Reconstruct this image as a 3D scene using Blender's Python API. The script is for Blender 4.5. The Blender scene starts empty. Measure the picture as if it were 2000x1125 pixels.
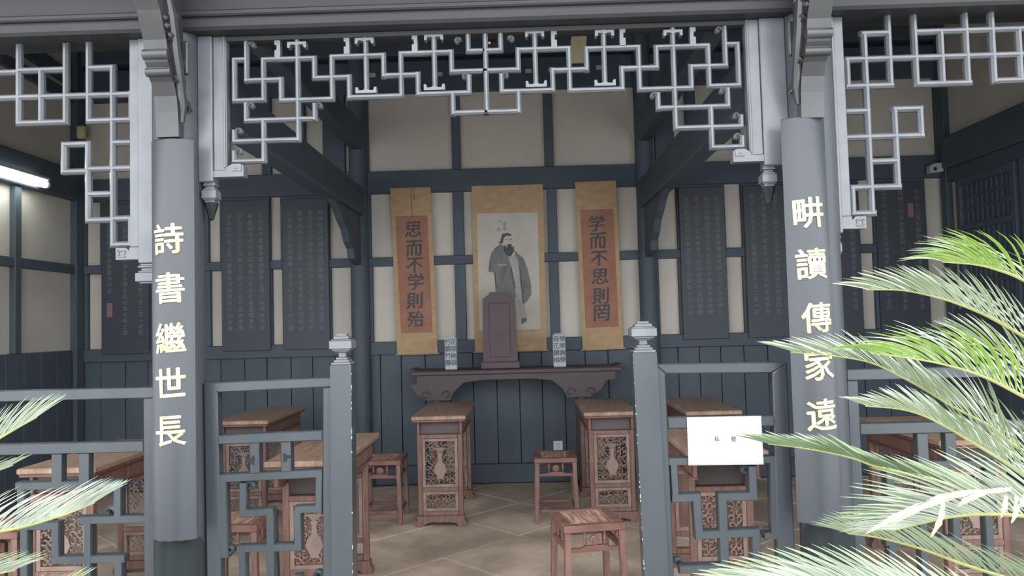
import bpy, bmesh, math, random
from mathutils import Vector, Matrix
random.seed(7)
S = bpy.context.scene
COL = S.collection

# ------------------------------------------------------------------ camera
F = 1480.0
H = 1.45
CAM = Vector((0.14, -3.17, H))
yd = Vector((24.0, -66.0, -F)).normalized()          # world +y in camera axes (x right, y up, z back)
zt = Vector((-0.0270, 1.0, 0.0))
zd = (zt - yd * zt.dot(yd)).normalized()
xd = yd.cross(zd).normalized()
RC = Matrix((xd, yd, zd))                             # rows: world axes in camera coords -> cam->world
cd = bpy.data.cameras.new('camera')
cam = bpy.data.objects.new('camera', cd)
COL.objects.link(cam)
cam.matrix_world = Matrix.Translation(CAM) @ RC.to_4x4()
cd.sensor_width = 36.0
cd.lens = F / 2000.0 * 36.0
cd.clip_start = 0.05
S.camera = cam

# ------------------------------------------------------------------ light
w = bpy.data.worlds.new('overcast_sky')
S.world = w
w.use_nodes = True
nt = w.node_tree
bgn = nt.nodes['Background']
tc = nt.nodes.new('ShaderNodeTexCoord')
sp = nt.nodes.new('ShaderNodeSeparateXYZ')
nt.links.new(tc.outputs['Generated'], sp.inputs[0])
rp = nt.nodes.new('ShaderNodeValToRGB')
rp.color_ramp.elements[0].position = 0.45
rp.color_ramp.elements[0].color = (0.80, 0.83, 0.86, 1)
rp.color_ramp.elements[1].position = 0.75
rp.color_ramp.elements[1].color = (1.0, 1.03, 1.05, 1)
mr = nt.nodes.new('ShaderNodeMapRange')
mr.inputs['From Min'].default_value = -1
mr.inputs['From Max'].default_value = 1
nt.links.new(sp.outputs['Z'], mr.inputs['Value'])
nt.links.new(mr.outputs[0], rp.inputs[0])
nt.links.new(rp.outputs[0], bgn.inputs['Color'])
bgn.inputs['Strength'].default_value = 1.35
S.view_settings.view_transform = 'Standard'
S.view_settings.look = 'None'
S.view_settings.gamma = 1
S.view_settings.use_curve_mapping = False
S.view_settings.exposure = 2.0

# ------------------------------------------------------------------ helpers
def P(px, py, y):
    """point of the place seen at photo pixel (px,py) on the vertical plane y"""
    d = RC @ Vector((px - 1000.0, 562.5 - py, -F))
    t = (y - CAM.y) / d.y
    return CAM + d * t

def PX(px, py, x):
    d = RC @ Vector((px - 1000.0, 562.5 - py, -F))
    t = (x - CAM.x) / d.x
    return CAM + d * t

def PD(px, py, depth):
    return P(px, py, CAM.y + depth)

ORG = {}

def thing(name, label, cat, loc=(0, 0, 0), rotz=0.0, group=None):
    o = bpy.data.objects.new(name, None)
    o.empty_display_size = 0.1
    COL.objects.link(o)
    o.location = loc
    o.rotation_euler = (0, 0, rotz)
    o['label'] = label
    o['category'] = cat
    if group:
        o['group'] = group
    ORG[o.name] = Vector(loc)
    return o

def tag(o, label, cat, group=None):
    o['label'] = label
    o['category'] = cat
    if group:
        o['group'] = group
    return o

class MB:
    def __init__(s):
        s.v = []
        s.f = []

    def add(s, vs, fs):
        n = len(s.v)
        s.v += [tuple(v) for v in vs]
        s.f += [tuple(i + n for i in f) for f in fs]
        return s

    def box(s, a, b):
        x0, y0, z0 = a
        x1, y1, z1 = b
        if x0 > x1: x0, x1 = x1, x0
        if y0 > y1: y0, y1 = y1, y0
        if z0 > z1: z0, z1 = z1, z0
        return s.add([(x0, y0, z0), (x1, y0, z0), (x1, y1, z0), (x0, y1, z0),
                      (x0, y0, z1), (x1, y0, z1), (x1, y1, z1), (x0, y1, z1)],
                     [(0, 3, 2, 1), (4, 5, 6, 7), (0, 1, 5, 4), (1, 2, 6, 5), (2, 3, 7, 6), (3, 0, 4, 7)])

    def cbox(s, a, b, c=0.004):
        """box with all its edges chamfered"""
        bm = bmesh.new()
        lo = Vector([min(p, q) for p, q in zip(a, b)])
        hi = Vector([max(p, q) for p, q in zip(a, b)])
        vs = [bm.verts.new((x, y, z)) for z in (lo.z, hi.z) for x, y in ((lo.x, lo.y), (hi.x, lo.y), (hi.x, hi.y), (lo.x, hi.y))]
        for f in ((0, 3, 2, 1), (4, 5, 6, 7), (0, 1, 5, 4), (1, 2, 6, 5), (2, 3, 7, 6), (3, 0, 4, 7)):
            bm.faces.new([vs[i] for i in f])
        c = min(c, min(hi - lo) * 0.4)
        bmesh.ops.bevel(bm, geom=list(bm.edges), offset=c, segments=1, affect='EDGES')
        bm.verts.index_update()
        s.add([v.co[:] for v in bm.verts], [[v.index for v in f.verts] for f in bm.faces])
        bm.free()
        return s

    def prism(s, pts, axis, a, b):
        """outline extruded: axis 'y' takes (x,z) points, 'x' takes (y,z), 'z' takes (x,y)"""
        def mk(p, t):
            return {'y': (p[0], t, p[1]), 'x': (t, p[0], p[1]), 'z': (p[0], p[1], t)}[axis]
        n = len(pts)
        vs = [mk(p, a) for p in pts] + [mk(p, b) for p in pts]
        fs = [tuple(range(n)), tuple(range(2 * n - 1, n - 1, -1))]
        fs += [(i, i + n, (i + 1) % n + n, (i + 1) % n) for i in range(n)]
        return s.add(vs, fs)

    def tube(s, pts, rad, seg=6, cap=True):
        pts = [Vector(p) for p in pts]
        if not isinstance(rad, (list, tuple)):
            rad = [rad] * len(pts)
        vs = []
        fs = []
        up = Vector((0, 0, 1))
        for i, p in enumerate(pts):
            t = (pts[min(i + 1, len(pts) - 1)] - pts[max(i - 1, 0)]).normalized()
            ref = up if abs(t.z) < 0.9 else Vector((1, 0, 0))
            a = t.cross(ref).normalized()
            b = t.cross(a)
            for k in range(seg):
                an = 2 * math.pi * k / seg
                vs.append(p + (a * math.cos(an) + b * math.sin(an)) * rad[i])
        for i in range(len(pts) - 1):
            for k in range(seg):
                k2 = (k + 1) % seg
                fs.append((i * seg + k, i * seg + k2, (i + 1) * seg + k2, (i + 1) * seg + k))
        if cap:
            fs.append(tuple(range(seg)))
            fs.append(tuple(len(vs) - 1 - k for k in range(seg)))
        return s.add(vs, fs)

    def lathe(s, c, prof, seg=16):
        """prof: list of (radius, z) round a vertical axis through c"""
        vs = []
        fs = []
        for r, z in prof:
            for k in range(seg):
                an = 2 * math.pi * (k + 0.5) / seg
                vs.append((c[0] + r * math.cos(an), c[1] + r * math.sin(an), c[2] + z))
        for i in range(len(prof) - 1):
            for k in range(seg):
                k2 = (k + 1) % seg
                fs.append((i * seg + k, i * seg + k2, (i + 1) * seg + k2, (i + 1) * seg + k))
        fs.append(tuple(range(seg - 1, -1, -1)))
        fs.append(tuple((len(prof) - 1) * seg + k for k in range(seg)))
        return s.add(vs, fs)

    def ribbon(s, pts, ws, y0, y1):
        """flat strip in the x-z plane following pts (x,z), front at y0, back at y1, crowned front"""
        n = len(pts)
        vs = []
        for i in range(n):
            a = Vector(pts[max(i - 1, 0)])
            b = Vector(pts[min(i + 1, n - 1)])
            t = (b - a)
            t = t.normalized() if t.length > 1e-9 else Vector((1, 0))
            nn = Vector((-t.y, t.x))
            wd = ws[i] if isinstance(ws, (list, tuple)) else ws
            c = Vector(pts[i])
            for u, yy in ((-.5, y1), (-.5, y0 + (y1 - y0) * .35), (0, y0), (.5, y0 + (y1 - y0) * .35), (.5, y1)):
                q = c + nn * (u * wd)
                vs.append((q.x, yy, q.y))
        fs = []
        for i in range(n - 1):
            for k in range(5):
                k2 = (k + 1) % 5
                fs.append((i * 5 + k, i * 5 + k2, i * 5 + 5 + k2, i * 5 + 5 + k))
        fs.append((0, 1, 2, 3, 4))
        fs.append(tuple((n - 1) * 5 + k for k in (4, 3, 2, 1, 0)))
        return s.add(vs, fs)

    def build(s, name, mat, parent=None, smooth=False, kind=None, world=True, org=None):
        """links the collected shapes as one object; vertices are given in world space and stored
        relative to the thing's base (world=False: already local)"""
        me = bpy.data.meshes.new(name)
        if parent is not None:
            o0 = ORG.get(parent.name, Vector((0, 0, 0))) if world else Vector((0, 0, 0))
        else:
            if org is None and world:
                xs = [v[0] for v in s.v]; ys = [v[1] for v in s.v]; zs = [v[2] for v in s.v]
                o0 = Vector(((min(xs) + max(xs)) / 2, (min(ys) + max(ys)) / 2, min(zs)))
            else:
                o0 = Vector(org or (0, 0, 0))
        me.from_pydata([(v[0] - o0.x, v[1] - o0.y, v[2] - o0.z) for v in s.v], [], s.f)
        bm = bmesh.new()
        bm.from_mesh(me)
        bmesh.ops.recalc_face_normals(bm, faces=bm.faces)
        bm.to_mesh(me)
        bm.free()
        me.update()
        me.materials.append(mat)
        if smooth:
            for p in me.polygons:
                p.use_smooth = True
            try:
                me.set_sharp_from_angle(angle=math.radians(38))
            except Exception:
                pass
        o = bpy.data.objects.new(name, me)
        COL.objects.link(o)
        if parent is None:
            o.location = o0
        else:
            o.parent = parent
        ORG[o.name] = o0
        if kind:
            o['kind'] = kind
        return o

def bpart(name, mat, parent, a, b, c=0.003):
    return MB().cbox(a, b, c).build(name, mat, parent)

def copy_tree(o, parent=None):
    c = o.copy()
    COL.objects.link(c)
    if parent is not None:
        c.parent = parent
    for ch in list(o.children):
        copy_tree(ch, c)
    return c

# ------------------------------------------------------------------ materials
def srgb(r, g, b):
    f = lambda c: (c / 255 / 12.92) if c / 255 <= 0.04045 else ((c / 255 + 0.055) / 1.055) ** 2.4
    return (f(r), f(g), f(b), 1)

def mat(name, c1, c2=None, scale=8.0, rough=0.6, stretch=(1, 1, 1), bump=0.0, spec=0.4, metal=0.0, detail=5, emit=None, estr=0, c3=None, coord='Object', trans=0):
    m = bpy.data.materials.new(name)
    m.use_nodes = True
    n = m.node_tree
    b = n.nodes['Principled BSDF']
    b.inputs['Roughness'].default_value = rough
    b.inputs['Specular IOR Level'].default_value = spec
    b.inputs['Metallic'].default_value = metal
    if c2 is None:
        c2 = tuple(x * 0.85 for x in c1[:3]) + (1,)
    t = n.nodes.new('ShaderNodeTexCoord')
    mp = n.nodes.new('ShaderNodeMapping')
    mp.inputs['Scale'].default_value = stretch
    n.links.new(t.outputs[coord], mp.inputs[0])
    no = n.nodes.new('ShaderNodeTexNoise')
    no.inputs['Scale'].default_value = scale
    no.inputs['Detail'].default_value = detail
    n.links.new(mp.outputs[0], no.inputs[0])
    r = n.nodes.new('ShaderNodeValToRGB')
    r.color_ramp.elements[0].position = 0.35
    r.color_ramp.elements[0].color = c1
    r.color_ramp.elements[1].position = 0.68
    r.color_ramp.elements[1].color = c2
    if c3:
        e = r.color_ramp.elements.new(0.52)
        e.color = c3
    n.links.new(no.outputs[0], r.inputs[0])
    n.links.new(r.outputs[0], b.inputs['Base Color'])
    if bump:
        bp = n.nodes.new('ShaderNodeBump')
        bp.inputs['Strength'].default_value = bump
        bp.inputs['Distance'].default_value = 0.01
        n.links.new(no.outputs[0], bp.inputs['Height'])
        n.links.new(bp.outputs[0], b.inputs['Normal'])
    if emit:
        b.inputs['Emission Color'].default_value = emit
        b.inputs['Emission Strength'].default_value = estr
    if trans:
        out = n.nodes['Material Output']
        tr = n.nodes.new('ShaderNodeBsdfTranslucent')
        n.links.new(r.outputs[0], tr.inputs[0])
        mx = n.nodes.new('ShaderNodeMixShader')
        mx.inputs[0].default_value = trans
        n.links.new(b.outputs[0], mx.inputs[1])
        n.links.new(tr.outputs[0], mx.inputs[2])
        n.links.new(mx.outputs[0], out.inputs[0])
    return m

M = {}
M['slate'] = mat('slate_painted_wood', (0.02939, 0.03689, 0.04229, 1), (0.03731, 0.04582, 0.05209, 1), 6, 0.30, (1, 1, .3), 0.08, 0.5)
M['lattice'] = mat('fog_lightened_slate_lattice', (0.0945, 0.1008, 0.1125, 1), (0.1215, 0.1278, 0.1404, 1), 9, 0.28, (1, 1, 1), 0.05, 0.55)  # slate paint made lighter to carry fog and light on the upturned bars
M['beam'] = mat('grey_painted_beam', (0.02025, 0.02059, 0.02295, 1), (0.02531, 0.02565, 0.02801, 1), 5, 0.5, (.3, 1, 1), 0.06, 0.4)
M['column'] = mat('grey_painted_column', (0.03629, 0.04118, 0.04819, 1), (0.0486, 0.05468, 0.06308, 1), 5, 0.5, (1, 1, .3), 0.15, 0.4)
M['plaque'] = mat('slate_plaque', (0.02464, 0.02957, 0.03574, 1), (0.03107, 0.03683, 0.04394, 1), 5, 0.38, (1, 1, .25), 0.05, 0.5)
M['stain'] = mat('dark_damp_stain', (0.014, 0.018, 0.019, 1), (0.024, 0.029, 0.031, 1), 18, 0.8, (1, 1, .12), 0.1, 0.15)
M['bracket'] = mat('aged_carved_wood', (0.0252, 0.02562, 0.02772, 1), (0.0399, 0.0399, 0.042, 1), 7, 0.3, (1, 1, 1), 0.2, 0.55)
M['timber'] = mat('haze_lifted_timber', (0.05929, 0.0765, 0.09718, 1), (0.07115, 0.09078, 0.1123, 1), 5, 0.6, (1, 1, .3), 0.05, 0.3)  # a veil of haze is mixed into this timber colour
M['timber_h'] = mat('haze_lifted_beam', (0.05511, 0.07043, 0.09233, 1), (0.06686, 0.08356, 0.107, 1), 5, 0.6, (.3, 1, 1), 0.05, 0.3)  # beam colour greyed and lifted by the same painted haze
M['roofwood'] = mat('haze_lifted_roof_timber', (0.0825, 0.0825, 0.0935, 1), (0.09625, 0.0946, 0.1045, 1), 4, 0.7, (1, .3, 1), 0.05, 0.2)  # roof timber colour raised to stand in for haze
M['plaster'] = mat('aged_cream_plaster', (0.4565, 0.4261, 0.3804, 1), (0.5326, 0.4946, 0.4413, 1), 1.6, 0.85, (1, 1, 1), 0.03, 0.2)
M['board'] = mat('black_lacquer_board', (0.0441, 0.04956, 0.063, 1), (0.05124, 0.05754, 0.07056, 1), 3, 0.5, (1, 1, .3), 0.03, 0.35)
M['boardtext'] = mat('faded_carved_lettering', (0.174, 0.174, 0.192, 1), (0.114, 0.114, 0.135, 1), 5, 0.7)
M['seal'] = mat('dull_red_seal', (0.24, 0.12, 0.15, 1), (0.2, 0.11, 0.14, 1), 20, 0.7)
M['silk'] = mat('amber_silk_mount', (0.3534, 0.2356, 0.1319, 1), (0.4123, 0.2886, 0.1781, 1), 9, 0.7, (1, 1, 2), 0.03, 0.25)
M['redpaper'] = mat('brick_red_paper', (0.253, 0.121, 0.0825, 1), (0.3025, 0.154, 0.1045, 1), 6, 0.8)
M['artpaper'] = mat('pale_picture_paper', (0.396, 0.3696, 0.3234, 1), (0.462, 0.4356, 0.3828, 1), 5, 0.85)
M['ink'] = mat('black_ink', (0.055, 0.055, 0.065, 1), (0.085, 0.085, 0.095, 1), 30, 0.8)
M['inkwash'] = mat('grey_ink_wash', (0.119, 0.119, 0.126, 1), (0.182, 0.182, 0.182, 1), 14, 0.8, (1, 1, .4))
M['palewash'] = mat('pale_ink_wash', (0.294, 0.287, 0.259, 1), (0.364, 0.35, 0.315, 1), 12, 0.8)
M['skin'] = mat('painted_skin', (0.434, 0.364, 0.294, 1), (0.462, 0.392, 0.322, 1), 8, 0.8)
M['gold'] = mat('gilded_letters', (0.62, 0.47, 0.17, 1), (0.78, 0.66, 0.36, 1), 14, 0.45, spec=0.5)
M['wood'] = mat('red_brown_hardwood', (0.1201, 0.05707, 0.04594, 1), (0.1922, 0.09918, 0.08031, 1), 7, 0.42, (1, 5, 1), 0.12, 0.45)
M['woodv'] = mat('red_brown_hardwood_upright', (0.1266, 0.0652, 0.05431, 1), (0.1943, 0.1094, 0.09117, 1), 8, 0.45, (6, 6, .7), 0.12, 0.4)
M['woodtop'] = mat('worn_brown_desktop', (0.2066, 0.1258, 0.08602, 1), (0.3443, 0.2373, 0.179, 1), 5, 0.40, (9, 1, 1), 0.15, 0.45, c3=(0.2754, 0.1798, 0.1308, 1))
M['stoolseat'] = mat('worn_stool_seat_grain', (0.152, 0.07866, 0.05719, 1), (0.589, 0.402, 0.2941, 1), 5, 0.42, (12, 1, 1), 0.3, 0.45, c3=(0.323, 0.1835, 0.1307, 1))
M['carve'] = mat('dusty_carved_wood', (0.1845, 0.1315, 0.1107, 1), (0.246, 0.1811, 0.1522, 1), 12, 0.6, (1, 1, 1), 0.2, 0.3)
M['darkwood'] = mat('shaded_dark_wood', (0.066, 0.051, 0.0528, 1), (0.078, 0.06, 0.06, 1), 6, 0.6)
M['altar'] = mat('dark_red_lacquer', (0.05481, 0.04005, 0.04553, 1), (0.06535, 0.04848, 0.05397, 1), 5, 0.5, (1, 1, 1), 0.03, 0.35)
M['tablet'] = mat('oxblood_lacquer', (0.06875, 0.044, 0.0539, 1), (0.07975, 0.05225, 0.0616, 1), 5, 0.55)
M['stone'] = mat('worn_floor_stone', (0.315, 0.245, 0.1932, 1), (0.609, 0.49, 0.3864, 1), 2.6, 0.55, (1, 1, 1), 0.15, 0.35, c3=(0.441, 0.3528, 0.276, 1), detail=8)
M['mortar'] = mat('pale_joint_mortar', (0.5412, 0.4756, 0.41, 1), (0.6396, 0.574, 0.5002, 1), 12, 0.9)
M['paving'] = mat('courtyard_paving', (0.26, 0.26, 0.24, 1), (0.36, 0.35, 0.33, 1), 2, 0.8, bump=0.2)
M['paper'] = mat('white_laminated_paper', (0.408, 0.4148, 0.4012, 1), (0.4284, 0.4352, 0.4216, 1), 3, 0.5, spec=0.4)
M['printing'] = mat('grey_printing', (0.36, 0.37, 0.37, 1), (0.42, 0.42, 0.42, 1), 20, 0.7)
M['chip'] = mat('bare_white_chips', (0.375, 0.37, 0.35, 1), (0.31, 0.31, 0.3, 1), 40, 0.8)
M['white'] = mat('white_plastic', (0.62, 0.64, 0.60, 1), (0.66, 0.68, 0.64, 1), 5, 0.4)
M['dullwhite'] = mat('dusty_grey_plastic', (0.36, 0.37, 0.38, 1), (0.42, 0.43, 0.43, 1), 8, 0.5)
M['black'] = mat('black_plastic', (0.02, 0.02, 0.022, 1), (0.03, 0.03, 0.032, 1), 5, 0.9, spec=0.1)
M['shade'] = mat('yellowed_lamp_shade', (0.44, 0.39, 0.25, 1), (0.52, 0.46, 0.31, 1), 5, 0.7)
M['porcelain'] = mat('crackled_white_porcelain', (0.294, 0.329, 0.35, 1), (0.364, 0.392, 0.406, 1), 20, 0.3)
M['blueink'] = mat('blue_black_glaze', (0.05, 0.07, 0.09, 1), (0.08, 0.10, 0.12, 1), 20, 0.4)
M['tube'] = mat('lit_fluorescent_tube', (0.9, 0.95, 0.9, 1), None, 5, 0.4, emit=(0.92, 1.0, 0.93, 1), estr=6)
M['led'] = mat('red_indicator', (0.8, 0.05, 0.05, 1), None, 5, 0.4, emit=(1.0, 0.05, 0.06, 1), estr=3)
M['winpane'] = mat('painted_backlight_pane', (0.10, 0.125, 0.15, 1), (0.145, 0.175, 0.205, 1), 4, 0.5, spec=0.4)  # blue-grey colour stands in for light coming through the glass
M['leafg'] = mat('bright_green_leaflets', (0.13, 0.23, 0.03, 1), (0.22, 0.34, 0.06, 1), 4, 0.38, spec=0.5, trans=0.25)
M['leafm'] = mat('sage_green_leaflets', (0.14, 0.19, 0.1, 1), (0.26, 0.31, 0.2, 1), 6, 0.30, spec=0.6, trans=0.12)
M['leafp'] = mat('pale_silvery_leaflets', (0.26, 0.3, 0.24, 1), (0.42, 0.46, 0.38, 1), 7, 0.30, spec=0.6, trans=0.1)
M['leafd'] = mat('dark_green_leaflets', (0.07, 0.12, 0.05, 1), (0.14, 0.2, 0.1, 1), 6, 0.30, spec=0.6, trans=0.12)
M['rachis'] = mat('yellow_green_leafstalk', (0.208, 0.224, 0.064, 1), (0.272, 0.288, 0.112, 1), 12, 0.4)
M['deadleaf'] = mat('bleached_dry_leaflets', (0.315, 0.3075, 0.2325, 1), (0.39, 0.3825, 0.315, 1), 8, 0.6)
M['trunk'] = mat('shaggy_cycad_trunk', (0.030, 0.022, 0.015, 1), (0.070, 0.052, 0.036, 1), 15, 0.9, bump=0.5)

# ------------------------------------------------------------------ text
def glyph_mesh(txt, size, bold=0.0, vertical=False, gap=1.15):
    """returns (verts2d, faces) of characters set with the built-in typeface, centred"""
    V = []
    Fc = []
    for k, ch in enumerate(txt):
        cu = bpy.data.curves.new('t', 'FONT')
        cu.body = ch
        cu.size = 1.0
        cu.offset = bold
        cu.resolution_u = 2
        o = bpy.data.objects.new('t', cu)
        COL.objects.link(o)
        bpy.context.view_layer.update()
        me = o.to_mesh()
        if len(me.vertices):
            xs = [v.co.x for v in me.vertices]
            ys = [v.co.y for v in me.vertices]
            cx = (min(xs) + max(xs)) / 2
            cy = (min(ys) + max(ys)) / 2
            hh = max(max(xs) - min(xs), max(ys) - min(ys), 0.45)
            n = len(V)
            oy = -k * gap if vertical else 0
            ox = 0 if vertical else k * gap
            for v in me.vertices:
                V.append((((v.co.x - cx) / hh * 1.0 + ox) * size, ((v.co.y - cy) / hh + oy) * size))
            for p in me.polygons:
                Fc.append([n + i for i in p.vertices])
        o.to_mesh_clear()
        COL.objects.unlink(o)
        bpy.data.objects.remove(o)
        bpy.data.curves.remove(cu)
    return V, Fc

GC = {}
def glyph(ch, bold):
    k = (ch, bold)
    if k not in GC:
        GC[k] = glyph_mesh(ch, 1.0, bold)
    return GC[k]

def text_at(mb, ch, x, z, y, size, bold=0.02, sx=1.0, lean=0.0, thick=0.002):
    V, Fc = glyph(ch, 0.0)
    offs = [(0, 0)] if bold <= 0 else [(-bold, 0), (bold, 0), (0, bold * .6), (0, -bold * .6)]
    for i, (du, dv) in enumerate(offs):
        vs = []
        for u, v in V:
            u += du
            v += dv
            vs.append((x + (u * sx + v * lean) * size, y - thick - i * .00012, z + v * size + u * 0.04 * size))
        mb.add(vs, Fc)

# ================================================================== STRUCTURE
YB = 3.80                                   # back wall
xl = P(157, 600, YB).x
xr = P(1856, 600, YB).x
colL = P(352, 650, 0).x
colR = P(1597, 640, 0).x
MIDX = (colL + colR) / 2
BAY = colR - colL
print('corner', xl, xr, 'cols', colL, colR)
zt_ = lambda px, py: P(px, py, YB).z
z_bot = zt_(730, 668)
z_mid0, z_mid1 = zt_(728, 521), zt_(727, 504)
z_low_top = zt_(723, 380)
z_up_bot = zt_(721, 337)
z_up_top = zt_(721, 186)
z_roof_b = 4.7
print('z', z_bot, z_mid0, z_mid1, z_low_top, z_up_bot, z_up_top)
ZH = 3.0                                     # top of front beam
zh0 = P(950, 58, 0).z                        # underside of front beam
print('header', zh0, 'gate top', P(525, 745, 0).z)

def struct(o):
    o['kind'] = 'structure'
    return o

# ---- courtyard ground and floor
g = MB().box((-9, -9, -0.42), (9, -0.35, -0.32)).build('ground', M['paving'])
struct(g)
st = MB().cbox((-6, -0.35, -0.42), (6, 0.0, -0.010), 0.01).build('trim_1', M['paving'])
struct(st)
fl = MB().box((xl - .1, 0.0, -0.12), (xr + .1, YB + 0.1, -0.010)).build('floor', M['mortar'])
struct(fl)

def clip(poly, x0, x1, y0, y1):
    for ax, lim, sg in ((0, x0, 1), (0, x1, -1), (1, y0, 1), (1, y1, -1)):
        out = []
        for i in range(len(poly)):
            a = poly[i]
            b = poly[(i + 1) % len(poly)]
            ia = (a[ax] - lim) * sg >= 0
            ib = (b[ax] - lim) * sg >= 0
            if ia:
                out.append(a)
            if ia != ib:
                t = (lim - a[ax]) / (b[ax] - a[ax])
                out.append((a[0] + (b[0] - a[0]) * t, a[1] + (b[1] - a[1]) * t))
        poly = out
        if len(poly) < 3:
            return []
    return poly

ts = 0.66
r2 = math.sqrt(.5)
for i in range(-14, 15):
    for j in range(-14, 15):
        cx = -0.40 + (i - j) * ts * r2
        cy = 1.60 + (i + j + 1) * ts * r2
        h = (ts / 2 - 0.009) * math.sqrt(2)
        jx = random.uniform(-.004, .004)
        pl = clip([(cx - h + jx, cy), (cx, cy - h), (cx + h + jx, cy), (cx, cy + h)], xl + .02, xr - .02, -0.30, YB - .07)
        if len(pl) >= 3:
            ar = abs(sum(pl[k][0] * pl[(k + 1) % len(pl)][1] - pl[(k + 1) % len(pl)][0] * pl[k][1] for k in range(len(pl)))) / 2
            if ar > 0.01:
                dz = random.uniform(-.003, 0.0)
                MB().prism(pl, 'z', -0.0098, dz).build('stone_slab', M['stone'], fl)

# ---- back wall: timber frame with plaster panels
wb = struct(MB().box((xl - .1, YB + .05, -.1), (xr + .1, YB + .15, z_roof_b)).build('wall_back', M['timber']))
FRONT = YB - 0.045
def panel_row(intervals, z0, z1, xa, xb, pyref):
    """plaster between studs; intervals are measured across the photo at height pyref"""
    ivs = []
    for a, b in intervals:
        ivs.append((P(a, pyref, YB).x, P(b, pyref, YB).x))
    cur = xa
    for a, b in ivs:
        MB().box((a - .004, YB + .012, z0 - .004), (b + .004, YB + .05, z1 + .004)).build('plaster_panel', M['plaster'], wb)
        if a - cur > 0.01:
            bpart('stud', M['timber'], wb, (cur, FRONT + .01, z0), (a, YB + .05, z1), .004)
        cur = b
    if xb - cur > 0.01:
        bpart('stud', M['timber'], wb, (cur, FRONT + .01, z0), (xb, YB + .05, z1), .004)

low = [(175, 203), (300, 330), (414, 436), (534, 554), (649, 688), (730, 890), (911, 1074), (1093, 1250), (1288, 1326), (1420, 1452), (1560, 1585), (1681, 1709), (1811, 1850)]
panel_row(low, z_bot, z_mid0, xl, xr, 600)
panel_row([(a - 4, b - 4) for a, b in low], z_mid1, z_low_top, xl, xr, 455)
up = [(167, 262), (272, 352), (362, 440), (450, 513), (531, 590), (598, 632), (675, 682), (721, 883), (900, 1063), (1081, 1240), (1274, 1279), (1316, 1340), (1360, 1432), (1446, 1520), (1532, 1640), (1652, 1827)]
panel_row(up, z_up_bot, z_up_top, xl, xr, 300)
for za, zb_, nm in ((z_mid0, z_mid1, 'rail'), (z_low_top, z_up_bot, 'rail')):
    bpart(nm, M['timber_h'], wb, (xl, FRONT, za), (xr, YB + .05, zb_), .005)
bpart('rail', M['timber_h'], wb, (xl, FRONT, z_bot - .12), (xr, YB + .05, z_bot), .005)
bpart('rail', M['timber_h'], wb, (xl, FRONT, z_up_top), (xr, YB + .05, z_up_top + .3), .01)
bpart('rail', M['timber_h'], wb, (xl, FRONT - .04, z_up_top + .34), (xr, YB + .05, z_up_top + .6), .01)
# wainscot planks
x = xl
while x < xr - .02:
    w_ = random.uniform(.19, .23)
    x2 = min(x + w_, xr)
    bpart('plank', M['timber'], wb, (x + .003, YB - .012 - random.uniform(0, .004), 0.17), (x2 - .003, YB + .05, z_bot - .12), .003)
    x = x2
bb = struct(MB().cbox((xl, YB - .05, 0.0), (xr, YB + .05, 0.17), .006).build('baseboard_back', M['timber_h']))
for px_, py_ in ((727, 146), (858, 144), (1032, 138), (1077, 136), (1170, 131), (1270, 128)):
    q = P(px_, py_, YB - .1)
    bpart('beam_block', M['dullwhite'], wb, (q.x - .03, YB - .10, q.z - .02), (q.x + .03, FRONT - .0395, q.z + .02), .004)

# ---- side walls
def side_wall(nm, xw, sg):
    """sg=+1: wall at left, room on +x side"""
    wl = struct(MB().box((xw - sg * .15, 0.05, -.1), (xw, YB + .15, z_roof_b)).build(nm, M['plaster']))
    def bx(name, m, y0, y1, z0, z1, t=.05, c=.005):
        return bpart(name, m, wl, (xw, y0, z0), (xw + sg * t, y1, z1), c)
    return wl, bx
wl, bx = side_wall('wall_left', xl, 1)
y_st = [YB - .20, PX(30, 500, xl).y, PX(18, 500, xl).y, 2.0, 1.88, 0.9, 0.78]
bx('stud', M['timber'], YB - .16, YB - .046, 0, z_roof_b - .2, .06)
for a, b in ((PX(18, 450, xl).y, PX(31, 450, xl).y), (2.0, 2.1), (1.0, 1.1), (.05, .2)):
    bx('stud', M['timber'], a, b, z_bot, 2.66)
bx('rail', M['timber_h'], .1, YB - .165, z_mid0, z_mid1, .045)
bx('tie_beam', M['timber_h'], .1, YB - .165, 2.66, 2.93, .10, .01)
yy = .1
while yy < YB - .2:
    bx('plank', M['timber'], yy + .003, min(yy + .22, YB - .165) - .003, .16, z_bot, .03, .003)
    yy += .22
bx('rail', M['timber_h'], .1, YB - .165, 0.0, .16, .045)
# gable braces above the tie beam
for (pa, pb, wd) in (((0, 112), (165, 205), .09), ((30, 80), (130, 150), .13)):
    a = PX(pa[0], pa[1], xl + .03); b = PX(pb[0], pb[1], xl + .03)
    d_ = (b - a).normalized(); n_ = Vector((0, -d_.z, d_.y)) * wd / 2
    MB().prism([((a + n_).y, (a + n_).z), ((b + n_).y, (b + n_).z), ((b - n_).y, (b - n_).z), ((a - n_).y, (a - n_).z)], 'x', xl, xl + .05).build('brace', M['timber_h'], wl)

wr, bxr = side_wall('wall_right', xr, -1)
bxr('stud', M['timber'], YB - .14, YB - .046, 0, z_roof_b - .2, .06)
bxr('tie_beam', M['timber_h'], .1, YB - .145, 2.72, 3.0, .10, .01)
yy = .1
while yy < YB - .2:
    bxr('plank', M['timber'], yy + .003, min(yy + .22, YB - .145) - .003, .16, 1.35, .03, .003)
    yy += .22
bxr('rail', M['timber_h'], .1, YB - .145, 0.0, .16, .045)
bxr('rail', M['timber_h'], .1, YB - .145, 1.35, 1.46, .05)
bxr('rail', M['timber_h'], .1, YB - .145, 2.60, 2.72, .05)
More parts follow.
